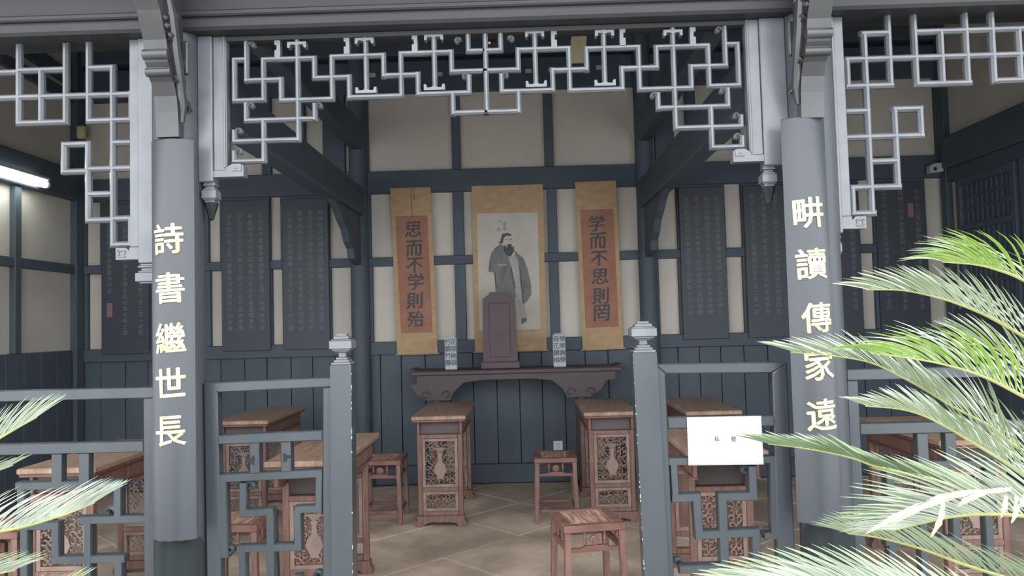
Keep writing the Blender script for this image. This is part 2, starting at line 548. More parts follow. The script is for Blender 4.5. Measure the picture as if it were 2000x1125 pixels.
# lattice windows on the right wall
k = 0
yy = .15
while yy < YB - .5:
    k += 1
    y1_ = yy + .80
    if y1_ > YB - .18: break
    wn = struct(MB().box((xr - .004, yy, 1.46), (xr - .012, y1_, 2.60)).build('window_%d' % k, M['winpane']))
    for a, b, c_, d_ in ((yy, yy + .06, 1.46, 2.60), (y1_ - .06, y1_, 1.46, 2.60), (yy + .06, y1_ - .06, 1.46, 1.53), (yy + .06, y1_ - .06, 2.53, 2.60), (yy + .06, y1_ - .06, 2.14, 2.19)):
        bpart('frame', M['timber'], wn, (xr - .055, a, c_), (xr - .012, b, d_), .003)
    ns = 9
    for q in range(ns):
        yc = yy + .06 + (q + 1) * (.68 / (ns + 1))
        bpart('slat', M['timber'], wn, (xr - .035, yc - .017, 1.53), (xr - .013, yc + .017, 2.53), .002)
    for zc in (1.70, 1.92, 2.32, 2.42):
        bpart('slat', M['timber'], wn, (xr - .040, yy + .06, zc - .012), (xr - .0355, y1_ - .06, zc + .012), .001)
    yy = y1_ + .06

# ---- roof
ce = MB()
def roofz(y): return 3.02 + (y + 1.0) * 0.34
ce.prism([(-.62, roofz(-.62)), (YB + .3, roofz(YB + .3)), (YB + .3, roofz(YB + .3) + .12), (-.62, roofz(-.62) + .12)], 'x', -6, 6)
ce = struct(ce.build('ceiling', M['roofwood']))
x = -5.2
while x < 5.3:
    MB().prism([(-.61, roofz(-.61) - .07), (YB + .0, roofz(YB) - .07), (YB, roofz(YB) - .001), (-.61, roofz(-.61) - .001)], 'x', x, x + .07).build('rafter', M['roofwood'], ce)
    x += .30
for yp in (1.2, 2.6):
    MB().tube([(xl, yp, roofz(yp) - .17), (xr, yp, roofz(yp) - .17)], .09, 12).build('purlin', M['roofwood'], ce, smooth=True)

# ---- front beam over the bays
fb = struct(MB().cbox((-5.6, -.10, zh0), (5.6, .12, 3.1), .012).build('trim_2', M['beam']))
MB().cbox((-5.6, -.122, zh0 + .05), (5.6, -.1005, zh0 + .075), .006).build('moulding', M['beam'], fb)

# ---- interior columns and tie beams
def tie(xc, side):
    b = MB().cbox((xc - .07, .11, 2.455), (xc + .07, YB - .13, 2.705), .015).build('tie_beam', M['timber_h'])
    tag(b, 'lower dark tie beam running front to back, %s of the central bay' % side, 'beam')
    b = MB().cbox((xc - .06, .125, 3.06), (xc + .06, YB - .13, 3.30), .015).build('tie_beam', M['timber_h'])
    tag(b, 'upper dark tie beam under the roof, %s of the central bay' % side, 'beam')
    pts = [(YB - 1.08, 2.4545), (YB - .92, 2.40), (YB - .80, 2.33), (YB - .66, 2.27), (YB - .56, 2.17), (YB - .44, 2.12), (YB - .40, 2.04), (YB - .132, 2.0), (YB - .132, 2.4545)]
    s_ = MB().prism(pts, 'x', xc - .03, xc + .03).build('spandrel', M['timber'])
    tag(s_, 'carved dark spandrel under the lower tie beam, %s of the scrolls' % side, 'spandrel')
    c_ = MB().lathe((xc, YB - .06, 0), [(.11, 0), (.11, .12), (.085, .14), (.080, 4.4)], 20).build('inner_column', M['timber'], smooth=True)
    tag(c_, 'dark round column against the back wall, %s of the three scrolls' % side, 'column')
tie(P(704, 600, YB - .06).x, 'left')
tie(P(1268, 600, YB - .06).x, 'right')

# ---- front columns
def front_column(xc, side, word):
    t = thing('front_column', 'grey round front column at the %s, behind the couplet board starting %s' % (side, word), 'column', (xc, 0, 0))
    MB().lathe((xc, 0, 0), [(.13, 0), (.14, .04), (.13, .09), (.105, .10), (.104, .5), (.100, 2.0), (.098, 3.0)], 28).build('shaft', M['column'], t, smooth=True)
    # damp dark patch at the foot
    mb = MB()
    n = 14
    vs = []
    for k in range(n + 1):
        an = math.radians(-168 + 156 * k / n)
        top = P(340, 1058, -.1).z - (0.03 if k in (0, n) else 0.0) + random.uniform(-.004, .004)
        for z_ in (.11, top):
            vs.append((xc + .1062 * math.cos(an), .1062 * math.sin(an), z_))
    fs = [(2 * k, 2 * k + 2, 2 * k + 3, 2 * k + 1) for k in range(n)]
    mb.add(vs, fs).build('damp_stain', M['stain'], t, smooth=True)
    return t
front_column(colL, 'left', 'with the poem character')
front_column(colR, 'right', 'with the plough character')
# outer columns of side bays
for s_, sd in ((-1, 'left'), (1, 'right')):
    xc = MIDX + s_ * BAY * 1.5
    c_ = MB().lathe((xc, 0, 0), [(.13, 0), (.14, .04), (.13, .09), (.105, .10), (.098, 3.0)], 20).build('corner_column', M['column'], smooth=True)
    tag(c_, 'grey round corner column at the far %s end of the front' % sd, 'column')

# ================================================================== COUPLET BOARDS
def couplet(xc, top_px, bot_px, chars, cpx, label, text_label, lean):
    zt_p = P(top_px[0], top_px[1], -.14).z
    zb_p = P(bot_px[0], bot_px[1], -.14).z
    R = .150
    cy = R - .145                                   # front of the board reaches y=-.145
    ha = .62
    t = thing('couplet_board', label, 'board', (xc, 0, zb_p))
    n = 18
    vs = []
    for zz, e in ((zb_p, 0), (zt_p - .006, 0), (zt_p, 0.004)):
        for k in range(n + 1):
            an = -math.pi / 2 + ha * (2 * k / n - 1)
            vs.append((xc + (R - e) * math.cos(an), cy + (R - e) * math.sin(an), zz))
    m = n + 1
    nb = len(vs)
    for zz in (zb_p, zt_p):
        for k in range(n + 1):
            an = -math.pi / 2 + ha * (2 * k / n - 1)
            vs.append((xc + (R - .018) * math.cos(an), cy + (R - .018) * math.sin(an), zz))
    fs = []
    for r_ in range(2):
        for k in range(n):
            fs.append((r_ * m + k, r_ * m + k + 1, (r_ + 1) * m + k + 1, (r_ + 1) * m + k))
    for k in range(n):
        fs.append((nb + k + 1, nb + k, nb + m + k, nb + m + k + 1))
        fs.append((k + 1, k, nb + k, nb + k + 1))
        fs.append((2 * m + k, 2 * m + k + 1, nb + m + k + 1, nb + m + k))
    fs.append((0, m, 2 * m, nb + m, nb))
    fs.append((n, nb + n, nb + m + n, 2 * m + n, m + n))
    MB().add(vs, fs).build('board', M['plaque'], t, smooth=True)
    for ch, (cx, cz), (sw, sh) in zip(chars, cpx, [(59, 59)] * 5):
        c = P(cx, cz, -.145)
        V, Fc = glyph(ch, 0.0)
        sz = sh / F * 3.03
        mb = MB()
        for i_, (du, dv) in enumerate(((-.022, 0), (.022, 0), (0, .014), (0, -.014))):
            bm = bmesh.new()
            bv = [bm.verts.new((c.x - xc + (u + du + v * -.03) * sz, 0, c.z + (v + dv + u * .05) * sz)) for u, v in V]
            for f in Fc:
                try:
                    bm.faces.new([bv[i] for i in f])
                except Exception:
                    pass
            for q in range(-6, 7):
                bmesh.ops.bisect_plane(bm, geom=bm.verts[:] + bm.edges[:] + bm.faces[:], plane_co=(q * .012, 0, 0), plane_no=(1, 0, 0))
            bm.verts.index_update()
            vv = []
            for v in bm.verts:
                an = v.co.x / R - math.pi / 2
                rr = R + .0022 + i_ * .0003
                vv.append((xc + rr * math.cos(an), cy + rr * math.sin(an), v.co.z))
            mb.add(vv, [[v.index for v in f.verts] for f in bm.faces])
            bm.free()
        mb.build('character', M['gold'], t)
    return t
xpl = P(333, 650, -.145).x
xpr = P(1590, 650, -.145).x
couplet(xpl, (332, 270), (338, 1056), '詩書繼世長', [(327, 466), (330, 562), (331, 660), (331, 747), (331, 842)],
        'tall slate couplet board with five gold characters, on the left front column', '', 0)
couplet(xpr, (1569, 228), (1600, 1022), '畊讀傳家遠', [(1580, 415), (1586, 515), (1597, 620), (1602, 712), (1607, 810)],
        'tall slate couplet board with five gold characters, on the right front column', '', 0)

# ================================================================== CARVED EAVE BRACKETS
def eave_bracket(xc, s_, label):
    zb = 2.238
    t = thing('eave_bracket', label, 'bracket', (xc, -.1, zb))
    w2 = .046
    prof = [(-.102, 2.238), (-.146, 2.238), (-.152, 2.34), (-.164, 2.40), (-.188, 2.45), (-.216, 2.475), (-.226, 2.485), (-.222, 2.50), (-.236, 2.515),
            (-.246, 2.54), (-.240, 2.560), (-.250, 2.60), (-.30, 2.70), (-.38, 2.80), (-.46, 2.88), (-.50, 2.94), (-.50, 3.02), (-.102, 3.02)]
    MB().prism(prof, 'x', xc - w2, xc + w2).build('strut', M['bracket'], t)
    # rolled steps on the front
    for yy, zz, r in ((-.214, 2.482, .018), (-.236, 2.545, .022)):
        MB().tube([(xc - w2 - .004, yy, zz), (xc + w2 + .004, yy, zz)], r, 10).build('rolled_step', M['bracket'], t, smooth=True)
    # carved foliage on the side that faces the bay
    mb = MB()
    sx = xc - s_ * (w2 + .004)
    for (a, n_) in (((-.15, 2.36), 1), ((-.17, 2.45), -1), ((-.20, 2.52), 1), ((-.22, 2.60), -1), ((-.25, 2.70), 1), ((-.32, 2.80), -1)):
        pts = []
        for k in range(12):
            an = k / 11 * 4.2
            r = .050 * (1 - k / 15)
            pts.append((sx - s_ * .006, a[0] + .03 + n_ * r * math.cos(an), a[1] + r * math.sin(an)))
        mb.tube(pts, [.013 - .0006 * k for k in range(12)], 6)
    mb.tube([(sx, -.125, 2.30), (sx - s_ * .01, -.135, 2.37), (sx - s_ * .012, -.165, 2.46), (sx - s_ * .012, -.2, 2.56), (sx - s_ * .01, -.23, 2.70), (sx, -.27, 2.84)],
            [.012, .018, .02, .022, .02, .014], 8)
    mb.build('carved_foliage', M['bracket'], t, smooth=True)
    mb = MB()
    for q in range(9):
        mb.lathe((sx - s_ * random.uniform(.0, .012), -.21 - random.uniform(0, .06), 2.62 + q * .03), [(.003, -.012), (.011, -.006), (.013, 0), (.010, .007), (.003, .011)], 8)
    mb.build('carved_berries', M['bracket'], t, smooth=True)
    bpart('side_wing', M['bracket'], t, (xc - s_ * (w2 + .03), -.13, 2.50), (xc - s_ * (w2 + .001), -.105, 2.64), .006)
eave_bracket(P(326, 220, -.15).x, -1, 'carved wooden eave bracket curving outwards above the left couplet board')
eave_bracket(P(1587, 190, -.15).x, 1, 'carved wooden eave bracket curving outwards above the right couplet board')

# ================================================================== LATTICE WORK
def bar_mesh(a, b, wd, y0, y1, ext, ridge=0.18):
    """moulded bar between two points of the x-z plane"""
    a = Vector(a); b = Vector(b)
    d = (b - a).normalized()
    n = Vector((-d.y, d.x))
    prof = [(-.5, y1), (-.5, y0 + (y1 - y0) * (.38 if ridge < .3 else .16)), (-ridge, y0), (ridge, y0), (.5, y0 + (y1 - y0) * (.38 if ridge < .3 else .16)), (.5, y1)]
    vs = []
    for c, dr in ((a, -1), (b, 1)):
        for u, yy in prof:
            # hipped ends, so that bars meeting at a corner form a mitre
            q = c + n * (u * wd) + d * dr * (ext if abs(u) > .45 else min(ext, ridge * wd))
            vs.append((q.x, yy, q.y))
    m = len(prof)
    fs = [(k, (k + 1) % m, (k + 1) % m + m, k + m) for k in range(m)]
    fs += [tuple(range(m)), tuple(range(2 * m - 1, m - 1, -1))]
    return vs, fs

def pbar(t, p0, p1, wd=.0215, y0=-.018, y1=.008, snap=True, m=None, name='lattice_bar', mirror=None, ridge=.18, ext=None):
    a = P(p0[0], p0[1], y0); b = P(p1[0], p1[1], y0)
    a = [a.x, a.z]; b = [b.x, b.z]
    if snap:
        if abs(a[0] - b[0]) < abs(a[1] - b[1]):
            a[0] = b[0] = (a[0] + b[0]) / 2
        else:
            a[1] = b[1] = (a[1] + b[1]) / 2
    e = wd / 2 - .0006 if ext is None else ext
    jit = random.uniform(0, .0012)
    o = MB().add(*bar_mesh(a, b, wd, y0 - jit, y1, e, ridge)).build(name, m or M['lattice'], t)
    if mirror is not None:
        a2 = [2 * mirror - a[0], a[1]]; b2 = [2 * mirror - b[0], b[1]]
        MB().add(*bar_mesh(a2, b2, wd, y0 - jit, y1, e, ridge)).build(name, m or M['lattice'], t)
    return a, b

def curl_pts(c, r, a0, turn, n=12, shrink=.75):
    pts = []
    for k in range(n):
        f = k / (n - 1)
        an = a0 + turn * f
        rr = r * (1 - shrink * f)
        pts.append((c[0] + rr * math.cos(an), c[1] + rr * math.sin(an)))
    return pts

def pcurl(t, px, r=.016, hand=1, y0=-.018, y1=.016, m=None, mirror=None, wd=.015, flip=1):
    """small volute ending a bar; starts above the bar end and rolls towards hand"""
    c = P(px[0], px[1], y0)
    for mm in ([None] if mirror is None else [None, mirror]):
        pts = curl_pts((0, 0), r, math.pi * .95, -math.pi * 1.75, 14)
        pts = [(c.x + hand * u, c.z + flip * v) for u, v in pts]
        if mm is not None:
            pts = [(2 * mm - u, v) for u, v in pts]
        MB().ribbon(pts, [wd * (1 - .4 * k / 13) for k in range(14)], y0, y1).build('curled_end', m or M['lattice'], t)

CX = P(949, 200, 0).x
CH = thing('hanging_lattice', 'grey openwork hanging lattice under the beam of the central bay', 'lattice', (CX, 0, P(950, 130, 0).z))
z2 = lambda X, Y: (400 + X / 3.328, Y / 3.328)
segs = [((185, 385), (185, 645)), ((185, 383), (262, 380)), ((185, 648), (375, 645)),
        ((265, 262), (262, 520)), ((262, 520), (490, 508)), ((490, 508), (490, 645)),
        ((375, 385), (375, 645)), ((375, 380), (707, 372)), ((707, 372), (707, 503)),
        ((597, 262), (603, 905)), ((490, 648), (825, 637)), ((820, 368), (825, 637)),
        ((707, 505), (935, 490)), ((935, 490), (935, 630)), ((935, 630), (1278, 613)), ((1268, 352), (1278, 613)),
        ((820, 365), (1157, 350)), ((1157, 350), (1160, 490)), ((1160, 490), (1383, 473)), ((1383, 473), (1385, 610)),
        ((1040, 240), (1048, 578)), ((1268, 345), (1600, 328)), ((1600, 328), (1603, 462)), ((1603, 462), (1828, 450)),
        ((1487, 225), (1493, 558)), ((1385, 610), (1720, 592)), ((1717, 590), (1717, 490)),
        ((1608, 605), (1615, 735)), ((1615, 733), (1830, 718)),
        ((1710, 215), (1710, 326)), ((1710, 328), (1822, 320)),
        ((262, 670), (262, 775)), ((262, 775), (708, 770)), ((710, 770), (710, 675)),
        ((375, 785), (378, 1042)), ((185, 912), (603, 905)), ((185, 912), (185, 850)),
        ((185, 1045), (380, 1042)), ((185, 1045), (185, 985))]
# true mirror axis of the pattern
for a, b in segs:
    pbar(CH, z2(*a), z2(*b), mirror=CX)
pbar(CH, z2(1822, 205), z2(1832, 716))
for X, Y, hd in ((292, 682, 1), (215, 850, 1), (215, 982, 1), (738, 684, 1), (1690, 492, -1), (300, 285, 1), (1640, 258, -1)):
    pcurl(CH, z2(X, Y), r=.013, hand=hd, mirror=CX)
# T-shaped feet and short notched pegs
def tfoot(X, Y, w_, flip):
    c = P(*z2(X, Y), -.018)
    for cx in (c.x, 2 * CX - c.x):
        s_ = w_ / 3.328 / F * 3.17 / 2
        h = .011
        o = [(-s_, -h), (s_, -h), (s_, h * 1.3), (s_ - .010, h * 1.3), (s_ - .014, 0), (s_ - .03, h * .1), (0, h * .7), (-s_ + .03, h * .1), (-s_ + .014, 0), (-s_ + .010, h * 1.3), (-s_, h * 1.3)]
        MB().prism([(cx + u, c.z + flip * v) for u, v in o], 'y', -.020, .015).build('foot_block', M['lattice'], CH)
for X, Y in ((1048, 588), (1492, 568)):
    tfoot(X, Y, 138, 1)
for X, Y in ((597, 288), (1036, 262), (1487, 238)):
    tfoot(X, Y, 125, -1)
for X, Y0, Y1 in ((470, 262, 372), (920, 240, 350), (1362, 225, 335)):
    a = P(*z2(X, Y0), -.018); b = P(*z2(X, Y1), -.018)
    for cx, s_ in ((a.x, 1), (2 * CX - a.x, -1)):
        o = [(-.012, 0), (.012, 0), (.012, 1), (-.012, 1), (-.012, .75), (-.003, .72), (-.003, .45), (-.012, .42)]
        MB().prism([(cx + s_ * u, b.z + (a.z - b.z) * v) for u, v in o], 'y', -.018, .014).build('notched_peg', M['lattice'], CH)
# frame boards beside it
xj0 = P(403, 300, 0).x      # board next to column
xj1 = P(421, 300, 0).x
xj2 = P(447, 300, 0).x
zjb = P(405, 358, 0).z
zfb = P(440, 335, 0).z
for mm in (1, -1):
    X = lambda x_: x_ if mm == 1 else 2 * CX - x_
    xo = colL + .095 if mm == 1 else colR - .095
    bpart('hanging_post', M['lattice'], CH, (xo, -.035, zjb), (X(xj1), .035, zh0 - .001), .004)
    bpart('stile', M['lattice'], CH, (X(xj1 + .001), -.022, zfb), (X(xj2), .022, zh0 - .001), .003)
    bpart('stile_bead', M['lattice'], CH, (X(xj2 - .012), -.028, zfb + .01), (X(xj2 - .004), -.0221, zh0 - .001), .002)
    # ogee foot turned towards the opening
    c = P(452, 335, 0)
    o = [(xj1, zfb - .028), (P(480, 340, 0).x, zfb - .028), (P(480, 340, 0).x, zfb + .018), (P(473, 340, 0).x, zfb + .026), (P(458, 340, 0).x, zfb + .026), (xj2 - .002, zfb + .012), (xj2 - .002, zfb - .0005), (xj1, zfb - .0005)]
    MB().prism([(X(u), v) for u, v in o], 'y', -.026, .022).build('frame_foot', M['lattice'], CH)
    MB().prism([(X(P(q, 333, 0).x), zfb + v) for q, v in ((459, -.004), (476, -.004), (476, .018), (464, .018), (464, .008), (470, .008), (470, .003), (459, .003))], 'y', -.031, -.0262).build('key_fret', M['lattice'], CH)
    # turned drop below the post
    cx = (X(xj0) + X(xj1)) / 2 if mm == 1 else (X(xj0) + X(xj1)) / 2
    h2 = abs(xj1 - xj0) / 2 + .006
    mb = MB()
    zz = zjb
    for hh, ww in ((.008, .9), (.007, 1.0), (.012, .72), (.008, 1.0), (.034, 1.18), (.006, 1.0), (.010, .8)):
        mb.cbox((cx - h2 * ww, -h2 * ww, zz - hh), (cx + h2 * ww, h2 * ww, zz), .002)
        zz -= hh
    mb.build('post_drop', M['lattice'], CH)
    MB().lathe((cx, 0, zz - .075), [(.004, 0), (.012, .008), (.014, .02), (.024, .05), (.03, .0745)], 8).build('bud_finial', M['stain'], CH)
bpart('head_rail', M['beam'], CH, (xj2 - .002, -.022, P(950, 68, 0).z), (2 * CX - xj2 + .002, .022, zh0 - .001), .003)

# side lattices
def side_lattice(side, segs, foot, label, wd):
    cxb = MIDX - BAY if side < 0 else MIDX + BAY
    t = thing('hanging_lattice', label, 'lattice', (cxb, 0, P(950, 130, 0).z))
    for s_ in segs:
        pbar(t, s_[0], s_[1], wd=wd, mirror=cxb)
    xe = P(258, 300, 0).x if side < 0 else P(1653, 300, 0).x
    xi = colL - .095 if side < 0 else colR + .095
    xm = P(276, 300, 0).x if side < 0 else P(1634, 300, 0).x
    zf = P(foot[0], foot[1], 0).z
    for mm in (0, 1):
        X = lambda x_: x_ if mm == 0 else 2 * cxb - x_
        bpart('stile', M['lattice'], t, (X(xe), -.022, zf), (X(xm), .022, zh0 - .001), .003)
        bpart('hanging_post', M['lattice'], t, (X(xm) + (.0006 if X(xi) > X(xm) else -.0006), -.034, zf - .07), (X(xi), .034, zh0 - .001), .004)
        ft = .105 * (-1 if side < 0 else 1)
        xs_ = xe
        o = [(xm, zf - .052), (xs_ + ft * .55, zf - .052), (xs_ + ft * .55, zf - .002), (xs_ + ft * .15, zf - .002), (xs_, zf - .016), (xs_, zf - .0008), (xm, zf - .0008)]
        MB().prism([(X(u), v) for u, v in o], 'y', -.026, .022).build('frame_foot', M['lattice'], t)
        k0 = xs_ + ft * .46; k1 = xs_ + ft * .16
        for a, b in (((k0, zf - .042), (k1, zf - .036)), ((k0, zf - .036), (k0 - (k0 - k1) * .2, zf - .012)), ((k0, zf - .012), (k1, zf - .018)), ((k1 + (k0 - k1) * .2, zf - .030), (k1, zf - .018))):
            MB().cbox((X(a[0]), -.030, a[1]), (X(b[0]), -.0262, b[1]), .001).build('key_fret', M['lattice'], t)
        cx = (X(xm) + X(xi)) / 2
        h2 = abs(xm - xi) / 2
        mb = MB(); zz = zf - .0705
        for hh, ww in ((.010, .8), (.008, 1.0), (.014, .7), (.008, 1.0), (.036, 1.25), (.008, .9)):
            mb.cbox((cx - h2 * ww, -h2 * ww, zz - hh), (cx + h2 * ww, h2 * ww, zz), .002)
            zz -= hh
        mb.build('post_drop', M['lattice'], t)
    return t
Ls = [((33, 88), (33, 240)), ((77, 137), (77, 238)), ((125, 86), (125, 237)), ((33, 240), (125, 236)), ((33, 137), (125, 133)),
      ((-115, 196), (258, 179)), ((170, 84), (170, 235)), ((170, 132), (218, 129)), ((218, 129), (217, 478)), ((170, 235), (256, 232)),
      ((254, 180), (254, 232)), ((217, 278), (258, 276)), ((169, 330), (258, 326)), ((122, 281), (122, 335)), ((122, 281), (169, 280)),
      ((122, 335), (169, 333)), ((169, 280), (169, 430)), ((169, 379), (214, 377)), ((169, 430), (217, 428)), ((217, 427), (256, 425)),
      ((253, 427), (253, 477)), ((217, 478), (254, 476)), ((-80, 92), (-80, 245)), ((-125, 145), (33, 138))]
side_lattice(-1, Ls, (256, 484), 'grey openwork hanging lattice of the left bay, square fret pattern', .025)
Rs = [((1736, 20), (1742, 163)), ((1688, 65), (1708, 415)), ((1686, 65), (1738, 61)), ((1654, 116), (2070, 100)), ((1786, 18), (1794, 163)),
      ((1840, 62), (1845, 160)), ((1885, 14), (1896, 160)), ((1937, 12), (1947, 157)), ((1992, 56), (1998, 153)), ((1790, 62), (2070, 50)),
      ((1794, 163), (1897, 159)), ((1946, 157), (2050, 151)), ((1656, 168), (1744, 164)), ((1657, 116), (1658, 168)), ((1656, 216), (1698, 215)),
      ((1748, 212), (1759, 363)), ((1748, 212), (1801, 210)), ((1800, 210), (1803, 264)), ((1657, 267), (1804, 263)), ((1704, 315), (1755, 312)),
      ((1665, 366), (1759, 363)), ((1667, 366), (1669, 416)), ((1667, 417), (1710, 415)), ((2050, 14), (2058, 152))]
side_lattice(1, Rs, (1650, 424), 'grey openwork hanging lattice of the right bay, square fret pattern', .025)

# ================================================================== GATES AND FENCES
def pq(t, name, quad, y0=-.025, y1=.025, m=None, c=True):
    """flat member from four photo corners (tl,tr,br,bl) standing in the front plane"""
    p = [P(x_, y_, y0) for x_, y_ in quad]
    o = [(q.x, q.z) for q in p]
    cxx = sum(a for a, _ in o) / 4; czz = sum(b for _, b in o) / 4
    ins = []
    for a, b in o:
        d = Vector((cxx - a, czz - b))
        ins.append((a + (.0045 if d.x > 0 else -.0045), b + (.0045 if d.y > 0 else -.0045)))
    vs = [(a, y0, b) for a, b in ins] + [(a, y0 + .0045, b) for a, b in o] + [(a, y1, b) for a, b in o]
    fs = [(0, 1, 2, 3), (11, 10, 9, 8)]
    for r_ in (0, 4):
        fs += [(r_ + k, r_ + 4 + k, r_ + 4 + (k + 1) % 4, r_ + (k + 1) % 4) for k in range(4)]
    return MB().add(vs, fs).build(name, m or M['slate'], t)

def flat_bar(t, p0, p1, wd=.036, y0=-.020, y1=.020, ext=None):
    return pbar(t, p0, p1, wd=wd, y0=y0, y1=y1, snap=False, m=M['slate'], name='lattice_bar', ridge=.40, ext=ext)

def gate_post(t, xpx, topy, wpx, sgn, lean=0.0):
    """square post with a stepped cap"""
    c = P(xpx, topy, 0)
    w_ = wpx / F * 3.17 / 2
    x0, zt_p = c.x, c.z
    xb = x0 + lean
    y0, y1 = -.042, .042
    vs = []
    for z_, xx in ((0.0, xb), (zt_p, x0)):
        vs += [(xx - w_, y0, z_), (xx + w_, y0, z_), (xx + w_, y1, z_), (xx - w_, y1, z_)]
    MB().add(vs, [(0, 1, 5, 4), (1, 2, 6, 5), (2, 3, 7, 6), (3, 0, 4, 7), (3, 2, 1, 0), (4, 5, 6, 7)]).build('post', M['slate'], t)
    mb = MB()
    zz = zt_p + .0005
    for hh, ww in ((.010, .92), (.010, .72), (.010, .55), (.022, .34), (.006, .62), (.008, .85), (.034, 1.06), (.006, .92), (.012, .72), (.010, .50)):
        mb.cbox((x0 - w_ * ww, -w_ * ww, zz), (x0 + w_ * ww, w_ * ww, zz + hh), .002)
        zz += hh
    mb.build('stepped_finial', M['lattice'], t)
    # bare wood showing through the paint along the inner edge
    mb = MB()
    e = w_ * sgn
    for q in range(20):
        z_ = random.uniform(.35, zt_p - .02)
        xx = xb + (x0 - xb) * z_ / zt_p + e
        h = random.uniform(.002, .008) * (2 if random.random() < .15 else 1)
        mb.box((xx - .0014, y0 - .0012, z_), (xx + .0012, y0 + .003, z_ + h))
    mb.build('chipped_paint', M['chip'], t, kind='stuff')

# left gate leaf
GL = thing('gate_leaf', 'left gate leaf with openwork fret and a stepped-cap post', 'gate', (P(525, 1125, 0).x, 0, 0))
gate_post(GL, 670, 712, 41, 1, lean=-.012)
pq(GL, 'stile', [(397, 749), (424, 748), (436, 1400), (408, 1400)])
pq(GL, 'rail', [(397.5, 748), (648, 737), (648, 756), (424, 767)], -.026)
pq(GL, 'stile', [(630, 757), (648.5, 756), (651, 1400), (630, 1400)])
pq(GL, 'rail', [(424, 851), (630, 841), (630, 861), (425, 869)])
pq(GL, 'upright', [(486, 866), (505, 865), (506, 925), (487, 926)])
pq(GL, 'upright', [(547, 864), (567, 863), (568, 922), (548, 923)])
def notch_shade(t, px, py, hand):
    c = P(px, py, -.0255)
    MB().prism([(c.x + hand * u, c.z + v) for u, v in ((-.008, .014), (.003, .017), (.008, .007), (.024, .008), (.024, -.005), (.009, -.005), (.008, -.017), (-.004, -.021))], 'y', -.0268, -.0245).build('ruyi_notch_shade', M['black'], t)  # raised black plate stands in for the dark inside a cut-through hole
notch_shade(GL, 494, 898, -1); notch_shade(GL, 556, 893, 1)
flat_bar(GL, (432, 935), (622, 925), .035)
flat_bar(GL, (433, 942), (437, 1082), .037)
flat_bar(GL, (623, 932), (622, 996), .030)
flat_bar(GL, (474, 950), (474, 1003), .032)
flat_bar(GL, (474, 1004), (527, 1000), .032)
flat_bar(GL, (527, 1008), (531, 1390), .035)
flat_bar(GL, (472, 1073), (582, 1069), .032)
flat_bar(GL, (582, 1062), (580, 1003), .032)
flat_bar(GL, (582, 996), (622, 994), .032)
flat_bar(GL, (472, 1080), (478, 1250), .032)
flat_bar(GL, (478, 1250), (582, 1247), .032)
flat_bar(GL, (436, 1330), (630, 1325), .039)
flat_bar(GL, (582, 1130), (582, 1247), .032)
pcurl(GL, (487, 951), r=.022, hand=1, m=M['slate'], wd=.022)
pcurl(GL, (447, 1074), r=.020, hand=1, m=M['slate'], wd=.022, flip=-1)
pcurl(GL, (619, 1126), r=.018, hand=-1, m=M['slate'], wd=.020)

GR = thing('gate_leaf', 'right gate leaf, with a white paper notice taped to it', 'gate', (P(1410, 1125, 0).x, 0, 0))
gate_post(GR, 1256, 688, 46, -1, lean=.026)
pq(GR, 'stile', [(1280, 712), (1300, 730), (1328, 1400), (1301, 1400)])
pq(GR, 'rail', [(1280.5, 711), (1537, 707), (1508, 728.5), (1300, 730.5)], -.026)
pq(GR, 'stile', [(1509, 728), (1537.5, 707.5), (1566, 1400), (1530, 1400)])
pq(GR, 'rail', [(1303, 816), (1513, 812), (1514, 833), (1305, 838)])
pq(GR, 'upright', [(1368, 838), (1388, 837), (1390, 894), (1370, 894)])
pq(GR, 'upright', [(1430, 836), (1450, 835), (1452, 893), (1432, 893)])
flat_bar(GR, (1313, 902), (1512, 898), .032)
flat_bar(GR, (1316, 908), (1320, 970), .030)
flat_bar(GR, (1320, 974), (1360, 972), .035)
flat_bar(GR, (1361, 972), (1366, 1045), .037)
flat_bar(GR, (1366, 1046), (1477, 1041), .035)
flat_bar(GR, (1411, 972), (1427, 1390), .039)
flat_bar(GR, (1411, 971), (1472, 970), .035)
flat_bar(GR, (1472, 964), (1470, 918), .035)
flat_bar(GR, (1477, 1046), (1481, 1200), .037)
flat_bar(GR, (1335, 1113), (1420, 1110), .035)
flat_bar(GR, (1510, 905), (1513, 1040), .028)
flat_bar(GR, (1500, 1047), (1530, 1049), .028)
flat_bar(GR, (1325, 1330), (1560, 1325), .039)
flat_bar(GR, (1481, 1200), (1425, 1203), .035)
pcurl(GR, (1458, 920), r=.020, hand=-1, m=M['slate'], wd=.022)
pcurl(GR, (1327, 1102), r=.020, hand=1, m=M['slate'], wd=.020)
pcurl(GR, (1499, 1038), r=.018, hand=1, m=M['slate'], wd=.018, flip=-1)

# notice
NT = thing('paper_notice', 'white paper notice with small printing, taped to the right gate leaf', 'notice', tuple(P(1418, 909, -.034)))
pq(NT, 'sheet', [(1342, 815), (1487, 812.5), (1492, 907.5), (1345, 909)], -.0335, -.0305, M['paper'])
mb = MB()
for ch, a in (('私', 1400), ('塾', 1433)):
    c = P(a, 857, -.0335)
    text_at(mb, ch, c.x, c.z, -.0335, .021, 0.012, thick=.0008)
mb.build('printing', M['ink'], NT)
mb = MB()
for q in range(12):
    c = P(1397 + q * 4.2, 876 - q * .1, -.0335)
    text_at(mb, random.choice('aeinorstu'), c.x, c.z, -.0335, .0045, 0.0, thick=.0006)
mb.build('printing', M['printing'], NT)

